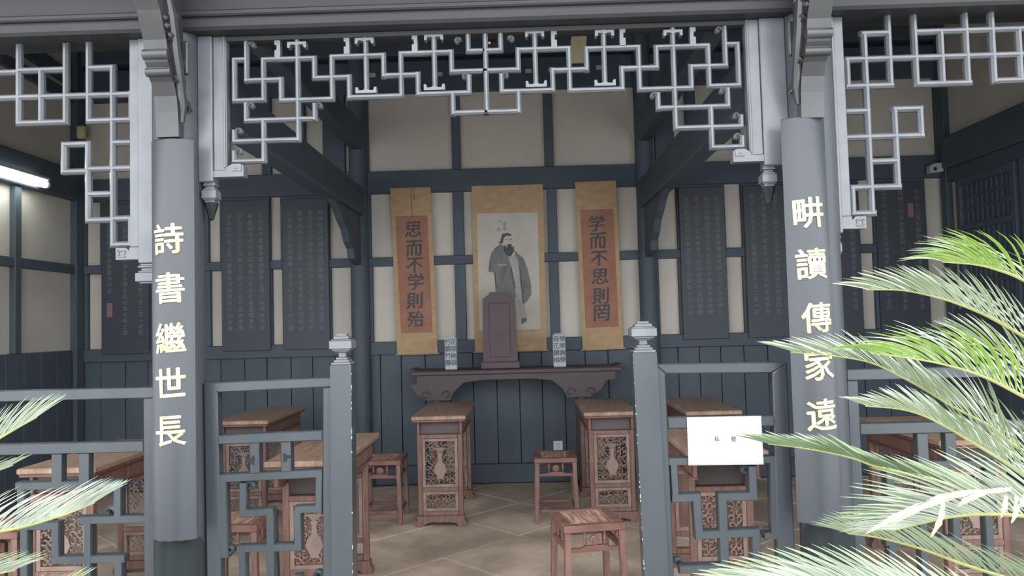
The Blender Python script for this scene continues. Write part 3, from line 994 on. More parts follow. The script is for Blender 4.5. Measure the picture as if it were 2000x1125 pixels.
# fences of the side bays
def fence(side, label):
    cxb = MIDX - BAY if side < 0 else MIDX + BAY
    t = thing('balustrade', label, 'fence', (cxb, 0, 0))
    if side < 0:
        X = lambda x_: x_
    else:
        X = lambda x_: 2 * MIDX - x_
    # measured on the left bay; the right one is its mirror image, and each bay is symmetric
    xin = colL - .101
    xst = P(281, 900, -.02).x
    cl = MIDX - BAY
    both = lambda x_: (X(x_), X(2 * cl - x_))
    zr = [P(140, v, -.02).z for v in (760, 781, 865, 886, 941, 953)]
    xa, xb_ = both(xin)
    def hb(name, z0, z1, a, b, y=.022):
        bpart(name, M['slate'], t, (a, -y, z0), (b, y, z1), .003)
    hb('rail', zr[1], zr[0], xa, xb_, .026)
    hb('rail', zr[3], zr[2], X(xst), X(2 * cl - xst), .024)
    for q in both(xst):
        other = xin if abs(q - X(xst)) < 1e-6 else 2 * cl - xin
        bpart('stile', M['slate'], t, (q, -.023, 0.0), (X(other), .023, zr[1] - .0005), .003)
    hb('rail', .22, .27, X(xst), X(2 * cl - xst))
    for pa, pb in ((100, 120), (153, 173)):
        for f in (lambda x_: X(x_), lambda x_: X(2 * cl - x_)):
            bpart('upright', M['slate'], t, (f(P(pa, 910, -.02).x), -.020, zr[5]), (f(P(pb, 910, -.02).x), .020, zr[3] - .0005), .002)
    cpx = [((36, 951), (232, 945)), ((228, 945), (229, 1008)), ((160, 1018), (282, 1013)), ((170, 1018), (170, 1240)), ((105, 1096), (236, 1091)),
           ((107, 1030), (107, 1094)), ((42, 1030), (107, 1026)), ((44, 1030), (47, 1180)), ((230, 1092), (231, 1180)), ((40, 951), (40, 1030))]
    for a, b in cpx:
        pa = P(a[0], a[1], -.02); pb_ = P(b[0], b[1], -.02)
        a_ = [pa.x, pa.z]; b_ = [pb_.x, pb_.z]
        if abs(a_[0] - b_[0]) < abs(a_[1] - b_[1]): a_[0] = b_[0] = (a_[0] + b_[0]) / 2
        else: a_[1] = b_[1] = (a_[1] + b_[1]) / 2
        for f in (lambda x_: X(x_), lambda x_: X(2 * cl - x_)):
            MB().add(*bar_mesh((f(a_[0]), a_[1]), (f(b_[0]), b_[1]), .034, -.020 - random.uniform(0, .001), .018, .0165, .40)).build('lattice_bar', M['slate'], t)
    for f in (lambda x_: X(x_), lambda x_: X(2 * cl - x_)):
        c = P(212, 1002, -.02)
        sgn = 1 if f(1) > f(0) else -1
        pts = [(f(c.x) + sgn * -u, c.z + v) for u, v in curl_pts((0, 0), .022, math.pi * .9, -math.pi * 1.5, 12)]
        MB().ribbon(pts, [.024 * (1 - .4 * k / 11) for k in range(12)], -.02, .016).build('curled_end', M['slate'], t)
    return t
fence(-1, 'slate balustrade with fret openwork across the left bay')
fence(1, 'slate balustrade with fret openwork across the right bay')

# ================================================================== FURNITURE
def scroll_field(mb, x0, x1, z0, z1, y0, y1, n, seed, r0=.018):
    rnd = random.Random(seed)
    # rows of alternating volutes, mirrored about the middle
    cols = max(2, int((x1 - x0) / (r0 * 1.7)))
    rows = max(2, int((z1 - z0) / (r0 * 1.7)))
    cw = (x1 - x0) / cols
    ch = (z1 - z0) / rows
    for i in range(cols):
        for j in range(rows):
            cx = x0 + (i + .5) * cw
            cz = z0 + (j + .5) * ch
            s_ = 1 if cx < (x0 + x1) / 2 else -1
            fl_ = 1 if (i + j) % 2 else -1
            a0 = rnd.uniform(0, 6.28)
            pts = curl_pts((cx, cz), r0 * 1.08, a0, s_ * fl_ * 5.0, 9, .72)
            mb.ribbon(pts, [.0085] * 7 + [.007, .006], y0, y1)

def make_desk(inset=0.0, deep=0.0, solid=False):
    """long narrow desk, its short carved end towards -y; origin at the floor under its middle"""
    L = .95; W = .37; HT = .79
    t = thing('school_desk', '', 'desk')
    MB().cbox((-W / 2 - .012, -L / 2, HT - .030), (W / 2 + .012, L / 2, HT), .006).build('desk_top', M['woodtop'], t, world=False)
    MB().cbox((-W / 2 - .004, -L / 2 + .008, HT - .044), (W / 2 + .004, L / 2 - .008, HT - .0305), .004).build('top_moulding', M['wood'], t, world=False)
    w2 = W / 2 - .022
    for s_ in (-1, 1):
        a = MB().cbox((s_ * w2, -L / 2 + .05, HT - .135), (s_ * (w2 - .02), L / 2 - .05, HT - .0445), .003).build('apron', M['wood'], t, world=False)
        for q in (-1, 0, 1):
            MB().cbox((s_ * (w2 + .005), q * .27 - .11, HT - .120), (s_ * (w2 + .0003), q * .27 + .11, HT - .062), .003).build('drawer_front', M['woodv'], a, world=False)
        MB().cbox((s_ * (w2 + .008), -L / 2 + .06, HT - .150), (s_ * (w2 - .024), L / 2 - .06, HT - .1355), .004).build('apron_moulding', M['wood'], t, world=False)
    for e in (-1, 1):
        yo = e * (L / 2 - .045 - inset)          # outer face of the end frame
        yi = e * (L / 2 - .085 - inset)
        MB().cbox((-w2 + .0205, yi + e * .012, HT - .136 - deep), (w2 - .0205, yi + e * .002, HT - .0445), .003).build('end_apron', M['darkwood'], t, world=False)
        for s_ in (-1, 1):
            MB().cbox((s_ * w2, yo, .075), (s_ * (w2 - .034), yi, HT - .136 if not inset else HT - .136), .004).build('leg', M['woodv'], t, world=False)
        fr = MB()
        for z0, z1 in ((HT - .165 - deep, HT - .137 - deep), (.245 - deep, .275 - deep), (.075, .105)):
            MB().cbox((-w2 + .0345, yo + e * .004, z0), (w2 - .0345, yi, z1), .003).build('end_rail', M['woodv'], t, world=False)
        for z0, z1, sd, vase in ((.275 - deep, HT - .165 - deep, 3, True), (.105, .245 - deep, 5, False)):
            if z1 - z0 < .08: continue
            fr = MB()
            xa = -w2 + .035; xb = w2 - .035
            b_ = .022
            for a, b in (((xa, z0), (xa + b_, z1)), ((xb - b_, z0), (xb, z1)), ((xa + b_, z0), (xb - b_, z0 + b_)), ((xa + b_, z1 - b_), (xb - b_, z1))):
                fr.cbox((a[0], yo - e * .004, a[1]), (b[0], yi + e * .006, b[1]), .002)
            p = fr.build('carved_panel', M['carve'], t, world=False)
            if solid:
                MB().box((xa + b_, yo - e * .026, z0 + b_), (xb - b_, yo - e * .021, z1 - b_)).build('back_board', M['woodv'], t, world=False)
            cv = MB()
            ya, yb2 = (yo - e * .006, yo - e * .020)
            scroll_field(cv, xa + b_, xb - b_, z0 + b_, z1 - b_, ya, yb2, 0, sd, .0185)
            if vase:
                zc = (z0 + z1) / 2
                hs = [(.0, -.115), (.026, -.115), (.022, -.100), (.045, -.055), (.036, -.02), (.014, .01), (.012, .055), (.022, .07), (.0, .075)]
                o = [(u, zc + v) for u, v in hs] + [(-u, zc + v) for u, v in reversed(hs[1:-1])]
                cv.prism(o, 'y', yo - e * .001, yo - e * .018)
                for q in range(-3, 4):
                    cv.ribbon([(0, zc + .07), (q * .010, zc + .10), (q * .018, zc + .115 - abs(q) * .006)], [.010, .014, .006], yo - e * .002, yo - e * .014)
            else:
                zc = (z0 + z1) / 2
                cv.ribbon([(-.05, zc), (-.02, zc + .02), (0, zc - .01), (.02, zc + .02), (.05, zc)], .012, yo - e * .002, yo - e * .014)
            cv.build('openwork_carving', M['carve'], p, world=False, kind='stuff')
        f0 = [(-w2 - .022, 0), (-w2 + .035, 0), (-w2 + .055, .022), (-w2 + .10, .030), (w2 - .10, .030), (w2 - .055, .022), (w2 - .035, 0), (w2 + .022, 0),
              (w2 + .020, .03), (w2 + .006, .045), (w2 + .006, .0745), (-w2 - .006, .0745), (-w2 - .006, .045), (-w2 - .020, .03)]
        MB().prism(f0, 'y', yo + e * .012, yi - e * .010).build('foot', M['woodv'], t, world=False)
    return t

desk0 = make_desk()
desk1 = make_desk(.13, .07, True)
desk1['group'] = 'carved school desks'
desk0['group'] = 'carved school desks'
# (x, y of the front short edge, turn, label)
desks = [(P(856, 815, 2.29).x, 2.29, 0, 'carved brown desk left of the aisle, in front of the altar table'),
         (P(1194, 806, 2.29).x, 2.29, 0, 'carved brown desk right of the aisle, behind the front stool and beside the gate post'),
         (P(590, 905, .59).x + .005, .59, 0, 'worn brown desk just inside the left gate leaf, nearest in the central bay'),
         (P(1423, 892, .59).x, .59, 0, 'worn brown desk behind the paper notice and the right gate leaf'),
         (P(108, 930, .56).x, .56, 0, 'large brown desk behind the left balustrade, beside the left palm fronds'),
         (P(470, 827, 2.29).x, 2.29, 0, 'dim desk deep in the room, seen over the top rail of the left gate leaf'),
         (P(1395, 800, 2.2).x, 2.2, 0, 'dim desk deep in the room behind the right gate leaf'),
         (P(1912, 880, .75).x, .75, 0, 'red-brown desk in the right bay, mostly hidden behind the palm')]
for i, (x_, yf, rz, lab) in enumerate(desks):
    if i in (2, 3):
        d = desk1 if i == 2 else copy_tree(desk1)
    else:
        d = desk0 if i == 0 else copy_tree(desk0)
    d.location = (x_, yf + .475, 0)
    d.rotation_euler = (0, 0, rz)
    d['label'] = lab

def make_stool():
    W = .31; D = .34; HT = .465
    t = thing('square_stool', '', 'stool')
    x0, x1, y0, y1 = -W / 2, W / 2, -D / 2, D / 2
    fr = MB()
    b = .045
    fr.cbox((x0, y0, HT - .035), (x1, y0 + b, HT), .004).cbox((x0, y1 - b, HT - .035), (x1, y1, HT), .004)
    fr.cbox((x0, y0 + b, HT - .035), (x0 + b, y1 - b, HT), .004).cbox((x1 - b, y0 + b, HT - .035), (x1, y1 - b, HT), .004)
    fr.build('seat_frame', M['wood'], t, world=False)
    MB().cbox((x0 + b + .0005, y0 + b + .0005, HT - .028), (x1 - b - .0005, y1 - b - .0005, HT - .004), .002).build('seat', M['stoolseat'], t, world=False)
    for sx in (-1, 1):
        for sy in (-1, 1):
            xa = sx * (W / 2 - .006); xb = sx * (W / 2 - .036)
            ya = sy * (D / 2 - .006); yb2 = sy * (D / 2 - .036)
            o = .010
            vs = []
            for z_, k in ((0.0, o), (HT - .0355, 0)):
                vs += [(xa + sx * k, ya + sy * k, z_), (xb + sx * k, ya + sy * k, z_), (xb + sx * k, yb2 + sy * k, z_), (xa + sx * k, yb2 + sy * k, z_)]
            MB().add(vs, [(0, 1, 5, 4), (1, 2, 6, 5), (2, 3, 7, 6), (3, 0, 4, 7), (3, 2, 1, 0), (4, 5, 6, 7)]).build('leg', M['woodv'], t, world=False)
    # humped stretchers below the seat with turned struts and a rosette
    for sy in (-1, 1):
        ya = sy * (D / 2 - .012); yb2 = sy * (D / 2 - .028)
        h = HT - .115
        o = [(-W / 2 + .036, h - .016), (W / 2 - .036, h - .016), (W / 2 - .036, h + .004), (.07, h + .004), (.045, h + .014), (-.045, h + .014), (-.07, h + .004), (-W / 2 + .036, h + .004)]
        MB().prism(o, 'y', ya, yb2).build('humped_stretcher', M['wood'], t, world=False)
        ym = (ya + yb2) / 2
        for q in (-.05, .05):
            MB().lathe((q, ym, h + .0145), [(.005, 0), (.009, .008), (.005, .016), (.010, .030), (.006, .044), (.005, .0645)], 8).build('turned_strut', M['wood'], t, smooth=True, world=False)
        r = .024
        vs = []
        zc = h + .0145 + .024
        mb = MB()
        for rr, yy2 in ((.0, ya - sy * -.004), (.008, ya - sy * -.004), (.010, ya), (.016, ya), (.018, ya - sy * -.003), (.024, ya - sy * -.001), (.024, yb2), (0, yb2)):
            vs.append([(rr * math.cos(2 * math.pi * k / 16), yy2, zc + rr * math.sin(2 * math.pi * k / 16)) for k in range(16)])
        flat = [p for ring in vs for p in ring]
        fs = [(i * 16 + k, i * 16 + (k + 1) % 16, (i + 1) * 16 + (k + 1) % 16, (i + 1) * 16 + k) for i in range(len(vs) - 1) for k in range(16)]
        mb.add(flat, fs).build('rosette', M['wood'], t, world=False)
        MB().cbox((-W / 2 + .034, ya, .075), (W / 2 - .034, yb2, .100), .003).build('stretcher', M['wood'], t, world=False)
    for sx in (-1, 1):
        xa = sx * (W / 2 - .012); xb = sx * (W / 2 - .028)
        h = HT - .115
        o = [(-D / 2 + .036, h - .016), (D / 2 - .036, h - .016), (D / 2 - .036, h + .004), (.07, h + .004), (.045, h + .014), (-.045, h + .014), (-.07, h + .004), (-D / 2 + .036, h + .004)]
        MB().prism(o, 'x', xa, xb).build('humped_stretcher', M['wood'], t, world=False)
        for q in (-.045, .045):
            MB().lathe(((xa + xb) / 2, q, h + .0145), [(.005, 0), (.009, .008), (.005, .016), (.010, .030), (.006, .044), (.005, .0645)], 8).build('turned_strut', M['wood'], t, smooth=True, world=False)
        MB().cbox((xa, -D / 2 + .034, .075), (xb, D / 2 - .034, .100), .003).build('stretcher', M['wood'], t, world=False)
    return t
stool0 = make_stool()
stool0['group'] = 'square wooden stools'
stools = [(.426, .70, math.radians(10), 'nearest reddish stool with grained seat, turned askew right of the gateway'),
          (P(1085, 890, 2.35).x, 2.50, 0, 'stool below the white wall socket, right of the aisle'),
          (P(783, 900, 2.40).x - .155, 2.56, 0, 'stool beside the aisle, left of the desk with the vase carving'),
          (P(500, 1030, .66).x - .15, .83, 0, 'stool behind the fretwork of the left gate leaf'),
          (P(92, 1042, .67).x - .28, .80, 0, 'stool at the far left behind the left balustrade')]
for i, (x_, y_, rz, lab) in enumerate(stools):
    d = stool0 if i == 0 else copy_tree(stool0)
    d.location = (x_, y_, 0)
    d.rotation_euler = (0, 0, rz)
    d['label'] = lab

# ---- altar table
ya0, ya1 = 3.30, 3.70
xa = P(800, 725, ya0).x; xb = P(1216, 720, ya0).x
zT = P(1000, 721, ya0).z
zU = P(1000, 745, ya0).z
AT = thing('altar_table', 'long dark red altar table with scrolled spandrels against the back wall', 'table', ((xa + xb) / 2, ya0 + .2, 0))
bpart('table_top', M['altar'], AT, (xa, ya0, zT - .04), (xb, ya1, zT), .008)
for s_, xx in ((1, xa), (-1, xb)):
    MB().prism([(xx, zT + .0005), (xx + s_ * .06, zT + .0005), (xx + s_ * .02, zT + .010), (xx - s_ * .004, zT + .016)], 'y', ya0 + .01, ya1 - .01).build('upturned_end', M['altar'], AT)
lx = [P(852, 800, ya0).x, P(1136, 800, ya0).x]
for q in lx:
    for y_ in (ya0 + .04, ya1 - .09):
        bpart('leg', M['altar'], AT, (q - .028, y_, 0), (q + .028, y_ + .05, zT - .0405), .004)
    bpart('foot_rail', M['altar'], AT, (q - .036, ya0 + .02, .0), (q + .036, ya1 - .02, .05), .006)
zs = P(1000, 772, ya0).z
for y_ in (ya0 + .035,):
    o = [(xa + .06, zT - .041), (xb - .06, zT - .041), (xb - .06, zU), (lx[1] + .22, zU - .01), (lx[1] + .17, zs + .03), (lx[1] + .08, zs - .03), (lx[1] - .12, zs - .03), (lx[1] - .15, zs + .04), (lx[1] - .24, zU),
         (lx[1] - .4, zU + .02), (lx[0] + .4, zU + .02), (lx[0] + .24, zU), (lx[0] + .15, zs + .04), (lx[0] + .12, zs - .03), (lx[0] - .08, zs - .03), (lx[0] - .17, zs + .03), (lx[0] - .22, zU - .01), (xa + .06, zU)]
    MB().prism(o, 'y', y_ - .02, y_ + .003).build('carved_apron', M['altar'], AT)
    for q in lx:
        for s_ in (-1, 1):
            MB().ribbon([(q + s_ * (.09 - u), zs + .012 + v) for u, v in curl_pts((0, 0), .045, 0, 5.2, 14)], [.014] * 14, y_ - .030, y_ - .020).build('apron_scroll', M['altar'], AT)

# ---- tablet standing on the altar
c0 = P(978, 721, 3.42)
hw = (1012 - 945) / F * (3.42 + 3.17) / 2
TB = thing('lacquered_tablet', 'tall dark red tablet with clipped shoulders standing on the altar table', 'tablet', (c0.x, 3.45, zT))
tz = P(978, 570, 3.42).z
bpart('plinth', M['tablet'], TB, (c0.x - hw - .02, 3.38, zT + .0005), (c0.x + hw + .02, 3.52, zT + .06), .006)
sh = tz - .055
MB().prism([(c0.x - hw, zT + .0605), (c0.x + hw, zT + .0605), (c0.x + hw * .94, sh - .01), (c0.x + hw * .80, sh + .01), (c0.x + hw * .45, sh + .03), (c0.x + hw * .42, tz - .01), (c0.x - .0, tz), (c0.x - hw * .55, tz), (c0.x - hw * .60, sh + .035), (c0.x - hw * .95, sh)],
           'y', 3.42, 3.475).build('slab', M['tablet'], TB)
bpart('raised_border', M['tablet'], TB, (c0.x - hw * .6, 3.410, zT + .10), (c0.x + hw * .6, 3.4195, sh - .04), .004)

# ---- porcelain vases
for (pa, pb, top, bot, side) in ((869, 893, 660, 719, 'left'), (1081, 1106, 654, 712, 'right')):
    a = P(pa, bot, 3.40); b = P(pb, bot, 3.40)
    zz1 = P(pa, top, 3.40).z
    t = thing('square_vase', 'square white porcelain vase with dark patterning, %s of the tablet on the altar' % side, 'vase', ((a.x + b.x) / 2, 3.45, zT), group='porcelain vases on the altar table')
    w_ = (b.x - a.x) / 2
    cx = (a.x + b.x) / 2
    mb = MB()
    mb.cbox((cx - w_, 3.40, zT + .001), (cx + w_, 3.40 + 2 * w_, zz1), .006)
    mb.cbox((cx - w_ * .8, 3.40 + w_ * .2, zz1), (cx + w_ * .8, 3.40 + w_ * 1.8, zz1 + .012), .003)
    mb.build('vase_body', M['porcelain'], t)
    mb = MB()
    for r_ in range(4):
        for c_ in range(2):
            text_at(mb, random.choice('福壽花樂春蘭竹梅'), cx + (c_ - .5) * w_ * .95, zz1 - .035 - r_ * (zz1 - zT - .04) / 4, 3.40, .052, 0.03)
    mb.build('painted_pattern', M['blueink'], t, kind='stuff')

# ---- scrolls
def scroll(name, label, quad, inner, m_in, chars=None, cpos=None, csz=31):
    y_ = FRONT - .012
    base = P((quad[2][0] + quad[3][0]) / 2, quad[2][1], y_)
    t = thing(name, label, 'scroll', tuple(base))
    def slab(nm, q, y0, y1, m):
        p = [P(a, b, y0) for a, b in q]
        MB().prism([(v.x, v.z) for v in p], 'y', y0, y1).build(nm, m, t)
    slab('silk_mount', quad, y_ - .002, y_, M['silk'])
    slab('inner_sheet', inner, y_ - .0035, y_ - .0021, m_in)
    for (a, b), nm in (((quad[0], quad[1]), 'top_rod'), ((quad[3], quad[2]), 'bottom_rod')):
        e = 3 if nm == 'bottom_rod' else 0
        p = P(a[0] - e, a[1], y_); q = P(b[0] + e, b[1], y_)
        r = .007 if nm == 'bottom_rod' else .004
        MB().tube([(p.x, y_ - .004, p.z), (q.x, y_ - .004, q.z)], r, 10).build(nm, M['silk'], t, smooth=True)
    if chars:
        for ch, (a, b) in zip(chars, cpos):
            c = P(a, b, y_)
            mb = MB()
            text_at(mb, ch, c.x, c.z, y_ - .0035, csz / F * 6.95, 0.030, thick=.0008, lean=.05)
            mb.build('character', M['ink'], t)
    return t, y_
zz = lambda X, Y: (700 + X / 2.743, 330 + Y / 2.743)
t1, ys = scroll('hanging_scroll', 'amber scroll left of the portrait, red sheet with six black characters', [(762, 368.5), (841, 366), (855, 690), (776, 693)], [zz(197, 253), zz(369, 248), zz(398, 875), zz(228, 882)], M['redpaper'],
       '思而不学則殆', [(807.5, 448), (809, 485), (810, 518), (812, 550), (810, 587), (812, 623)])
c = P(804, 366, ys)
MB().tube([(c.x, ys - .008, c.z + .01), (c.x - .004, ys - .010, c.z - .12), (c.x, ys - .009, c.z - .28)], .0016, 5).tube([(c.x + .02, ys - .008, c.z + .01), (c.x + .022, ys - .010, c.z - .12)], .0016, 5).build('hanging_cord', M['ink'], t1)
scroll('hanging_scroll', 'amber scroll right of the portrait, red sheet with six black characters', [(1123, 356.5), (1203, 353), (1218, 680), (1138, 684)], [zz(1188, 218), zz(1366, 213), zz(1394, 845), zz(1218, 852)], M['redpaper'],
       '学而不思則罔', [(1165, 436), (1168, 470), (1170, 505), (1172, 540), (1173, 578), (1175, 611)])
t2, ys = scroll('portrait_scroll', 'large central amber scroll painted with a standing bearded elder in grey robes', [(921, 364), (1060, 360.5), (1068, 684), (928, 688)], [zz(635, 240), zz(960, 233), zz(975, 858), zz(648, 866)], M['artpaper'])
def paint(nm, m, pts, lay):
    p = [P(*zz(a, b), ys) for a, b in pts]
    y0 = ys - .0036 - lay * .0006
    MB().add([(v.x, y0, v.z) for v in p], [tuple(range(len(p)))]).build(nm, m, t2)
paint('painted_underrobe', M['palewash'], [(800, 470), (850, 455), (870, 560), (885, 700), (905, 820), (870, 835), (860, 740), (845, 690), (815, 560)], 0)
paint('painted_robe', M['inkwash'], [(765, 400), (735, 420), (712, 450), (700, 500), (697, 550), (728, 556), (735, 650), (745, 690), (845, 690), (835, 600), (822, 530), (805, 480), (800, 440), (780, 420)], 1)
paint('painted_sleeve', M['inkwash'], [(830, 425), (850, 450), (885, 480), (905, 530), (925, 620), (928, 670), (908, 705), (885, 725), (880, 690), (868, 620), (862, 550), (855, 490), (840, 460)], 1)
paint('painted_face', M['skin'], [(770, 372), (790, 352), (815, 350), (830, 370), (832, 400), (820, 420), (800, 425), (780, 410)], 2)
paint('painted_hair', M['ink'], [(765, 370), (770, 350), (795, 343), (820, 350), (818, 360), (792, 358), (778, 372), (775, 395), (765, 400), (748, 395), (762, 385)], 3)
paint('painted_beard', M['ink'], [(778, 405), (790, 415), (800, 422), (795, 405), (820, 402), (822, 420), (834, 410), (832, 445), (815, 470), (795, 462), (778, 440)], 3)
paint('painted_brow', M['ink'], [(786, 378), (800, 374), (800, 377), (786, 381)], 4)
paint('painted_brow', M['ink'], [(808, 374), (824, 377), (824, 380), (808, 377)], 4)
paint('painted_cuff', M['palewash'], [(742, 508), (765, 512), (795, 510), (795, 517), (765, 520), (745, 514)], 3)
paint('painted_fold', M['ink'], [(728, 556), (735, 556), (740, 640), (736, 650)], 3)
paint('painted_fold', M['ink'], [(815, 530), (822, 535), (842, 640), (836, 640)], 3)
paint('painted_fold', M['ink'], [(862, 520), (868, 530), (885, 715), (880, 720)], 3)
paint('painted_shoe', M['inkwash'], [(875, 800), (900, 797), (903, 810), (880, 830), (872, 828)], 3)
mb = MB()
for q, (a, b) in enumerate(((757, 282), (752, 325), (783, 295), (784, 320))):
    c = P(*zz(a, b), ys)
    text_at(mb, '行教畫像'[q], c.x, c.z, ys - .0036, .035, 0.0, thick=.0006)
mb.build('painted_caption', M['inkwash'], t2)

# ---- calligraphy boards on the back wall
SRC = '愛其財屬勿老成為烈可相依倚侍家安如器人之過行書者相三思四言時者為知彼我之不足常平心靜氣無自滿足言行一致全身修身齊家長幼有序子孫賢能耕讀傳世勤儉持家忠孝仁義禮智信和睦鄉里敬老慈幼讀書明理立志高遠'
bl = [((436, 534), (455, 470), 'third strip of plaster from the left inner column', 4, (425, 640), None),
      ((554, 649), (570, 628), '', 4, (418, 640), None),
      ((203, 300), None, '', 3, (440, 650), (222, 605)),
      ((1326, 1420), None, '', 4, (392, 610), None),
      ((1452, 1556), None, '', 4, (385, 608), None),
      ((1587, 1681), None, '', 3, (380, 600), None),
      ((1709, 1811), None, '', 3, (378, 600), (1771, 412))]
labs = ['dark calligraphy board between the left front column and the next narrow plaster strip',
        'dark calligraphy board just left of the left inner column',
        'dark calligraphy board at far left with a dull red seal, beside the left corner',
        'dark calligraphy board just right of the right inner column',
        'dark calligraphy board immediately left of the right front column',
        'dark calligraphy board immediately right of the right front column',
        'dark calligraphy board at far right with a dull red seal, above the palm']
idx = 0
for (iv, _, _, nc, (yt, yb_), seal), lab in zip(bl, labs):
    xa_ = P(iv[0], 560, YB).x + .012; xb_2 = P(iv[1], 560, YB).x - .012
    zt_b = z_low_top - .03; zb_b = z_bot - .05
    t = thing('calligraphy_board', lab, 'board', ((xa_ + xb_2) / 2, FRONT, zb_b), group='dark calligraphy boards on the back wall')
    bpart('board', M['board'], t, (xa_, FRONT - .022, zb_b), (xb_2, FRONT - .001, zt_b), .004)
    mid = (iv[0] + iv[1]) / 2
    ztx = P(mid, yt, YB).z; zbx = P(mid, yb_, YB).z
    nr = 19
    ch = (ztx - zbx) / (nr - 1)
    mb = MB()
    wcol = (xb_2 - xa_) * .66
    for c_ in range(nc):
        for r_ in range(nr):
            if seal and c_ == 0 and iv[0] < 500 and r_ > 11: continue
            xx = (xa_ + xb_2) / 2 + (c_ - (nc - 1) / 2) * wcol / (nc - 1)
            text_at(mb, SRC[idx % len(SRC)], xx, ztx - r_ * ch, FRONT - .022, ch * .82, 0.0, sx=.95, lean=.05, thick=.0008)
            idx += 7
    mb.build('lettering', M['boardtext'], t, kind='stuff')
    if seal:
        c = P(seal[0], seal[1], YB)
        bpart('red_seal', M['seal'], t, (c.x - .025, FRONT - .024, c.z - .07), (c.x + .025, FRONT - .0221, c.z + .06), .001)

# ================================================================== SMALL FITTINGS
# fluorescent tube along the left wall
xt = xl + .16
e0 = PX(92, 361, xt)
TL = thing('fluorescent_lamp', 'lit white fluorescent tube under the beam of the left wall', 'lamp', (xt, e0.y - .6, e0.z))
MB().tube([(xt, e0.y, e0.z), (xt, e0.y - .03, e0.z)], .032, 12).build('end_cap', M['white'], TL, smooth=True)
MB().tube([(xt, e0.y - .031, e0.z), (xt, e0.y - 1.2, e0.z)], .030, 14).build('tube', M['tube'], TL, smooth=True)
bpart('batten', M['dullwhite'], TL, (xt - .03, e0.y - 1.22, e0.z + .032), (xt + .03, e0.y, e0.z + .055), .004)
bpart('bracket', M['dullwhite'], TL, (xl + .101, e0.y - .7, e0.z + .030), (xt - .031, e0.y - .6, e0.z + .05), .003)

# wall socket
c = P(1090, 870, YB - .02)
SK = thing('wall_socket', 'white square wall socket on the dark planks behind the stool', 'socket', (c.x, YB - .02, c.z - .04))
bpart('plate', M['white'], SK, (c.x - .043, YB - .032, c.z - .043), (c.x + .043, YB - .0165, c.z + .043), .004)
mb = MB()
for a, b in ((-.012, .014), (.012, .014), (0, -.004), (-.012, -.018), (.012, -.018)):
    mb.box((c.x + a - .003, YB - .0335, c.z + b - .003), (c.x + a + .003, YB - .0321, c.z + b + .003))
mb.build('socket_holes', M['black'], SK)

# wall speaker at left, camera at right
c = P(163, 260, YB - .1)
t = thing('wall_speaker', 'small pale box on the corner post at far left', 'speaker', (c.x, c.y, c.z - .06))
bpart('housing', M['shade'], t, (c.x - .038, YB - .16, c.z - .06), (c.x + .038, YB - .095, c.z + .06), .012)
bpart('bracket', M['timber'], t, (c.x - .012, YB - .0945, c.z - .02), (c.x + .012, FRONT - .0005, c.z + .02), .003)
c = P(1828, 327, YB - .12)
t = thing('security_camera', 'small dusty grey security camera on the back wall near the right corner', 'camera', (c.x, c.y, c.z - .05))
MB().prism([(c.x - .075, c.z - .055), (c.x + .04, c.z - .045), (c.x + .075, c.z + .035), (c.x - .03, c.z + .03), (c.x - .075, c.z + .01)], 'y', YB - .16, YB - .10).build('housing', M['dullwhite'], t)
MB().tube([(c.x - .03, YB - .165, c.z - .02), (c.x - .03, YB - .1605, c.z - .02)], .016, 12).build('lens', M['black'], t)
bpart('mount', M['dullwhite'], t, (c.x + .03, YB - .0995, c.z + .02), (c.x + .055, FRONT + .0, c.z + .04), .003)
# hanging lamp box
c = P(1130, 96, 1.3)
t = thing('hanging_lamp', 'unlit yellowish box lamp hanging behind the central lattice', 'lamp', (c.x, 1.3, c.z - .06))
hw_ = .047
MB().prism([(c.x - hw_, c.z - .072), (c.x + hw_ * .8, c.z - .072), (c.x + hw_, c.z + .06), (c.x + hw_ * .7, c.z + .075), (c.x - hw_ * .6, c.z + .075), (c.x - hw_ * .95, c.z + .06)], 'y', 1.26, 1.34).build('shade', M['shade'], t)
MB().tube([(c.x, 1.3, c.z + .0755), (c.x, 1.3, roofz(1.3) - .001)], .004, 6).build('cord', M['black'], t)
# smoke detector with red light
c = P(956, 84, 1.6)
t = thing('smoke_detector', 'dark ceiling detector with a red light behind the central lattice', 'detector', (c.x, 1.6, c.z))
MB().lathe((c.x, 1.6, c.z + .006), [(.02, 0), (.045, .01), (.05, .03), (.04, .05)], 16).build('housing', M['black'], t, smooth=True)
MB().lathe((c.x, 1.6, c.z - .004), [(.003, 0), (.006, .003), (.006, .007), (.003, .010)], 8).build('indicator', M['led'], t)
MB().tube([(c.x, 1.6, c.z + .056), (c.x, 1.6, roofz(1.6) - .001)], .008, 6).build('stem', M['black'], t)

# ================================================================== CYCAD PALMS
def catmull(pts, n):
    out = []
    P_ = [pts[0] * 2 - pts[1]] + pts + [pts[-1] * 2 - pts[-2]]
    for i in range(1, len(P_) - 2):
        for k in range(n):
            t = k / n
            a, b, c, d = P_[i - 1], P_[i], P_[i + 1], P_[i + 2]
            out.append(.5 * ((2 * b) + (c - a) * t + (2 * a - 5 * b + 4 * c - d) * t * t + (3 * b - a - 3 * c + d) * t ** 3))
    out.append(pts[-1])
    return out

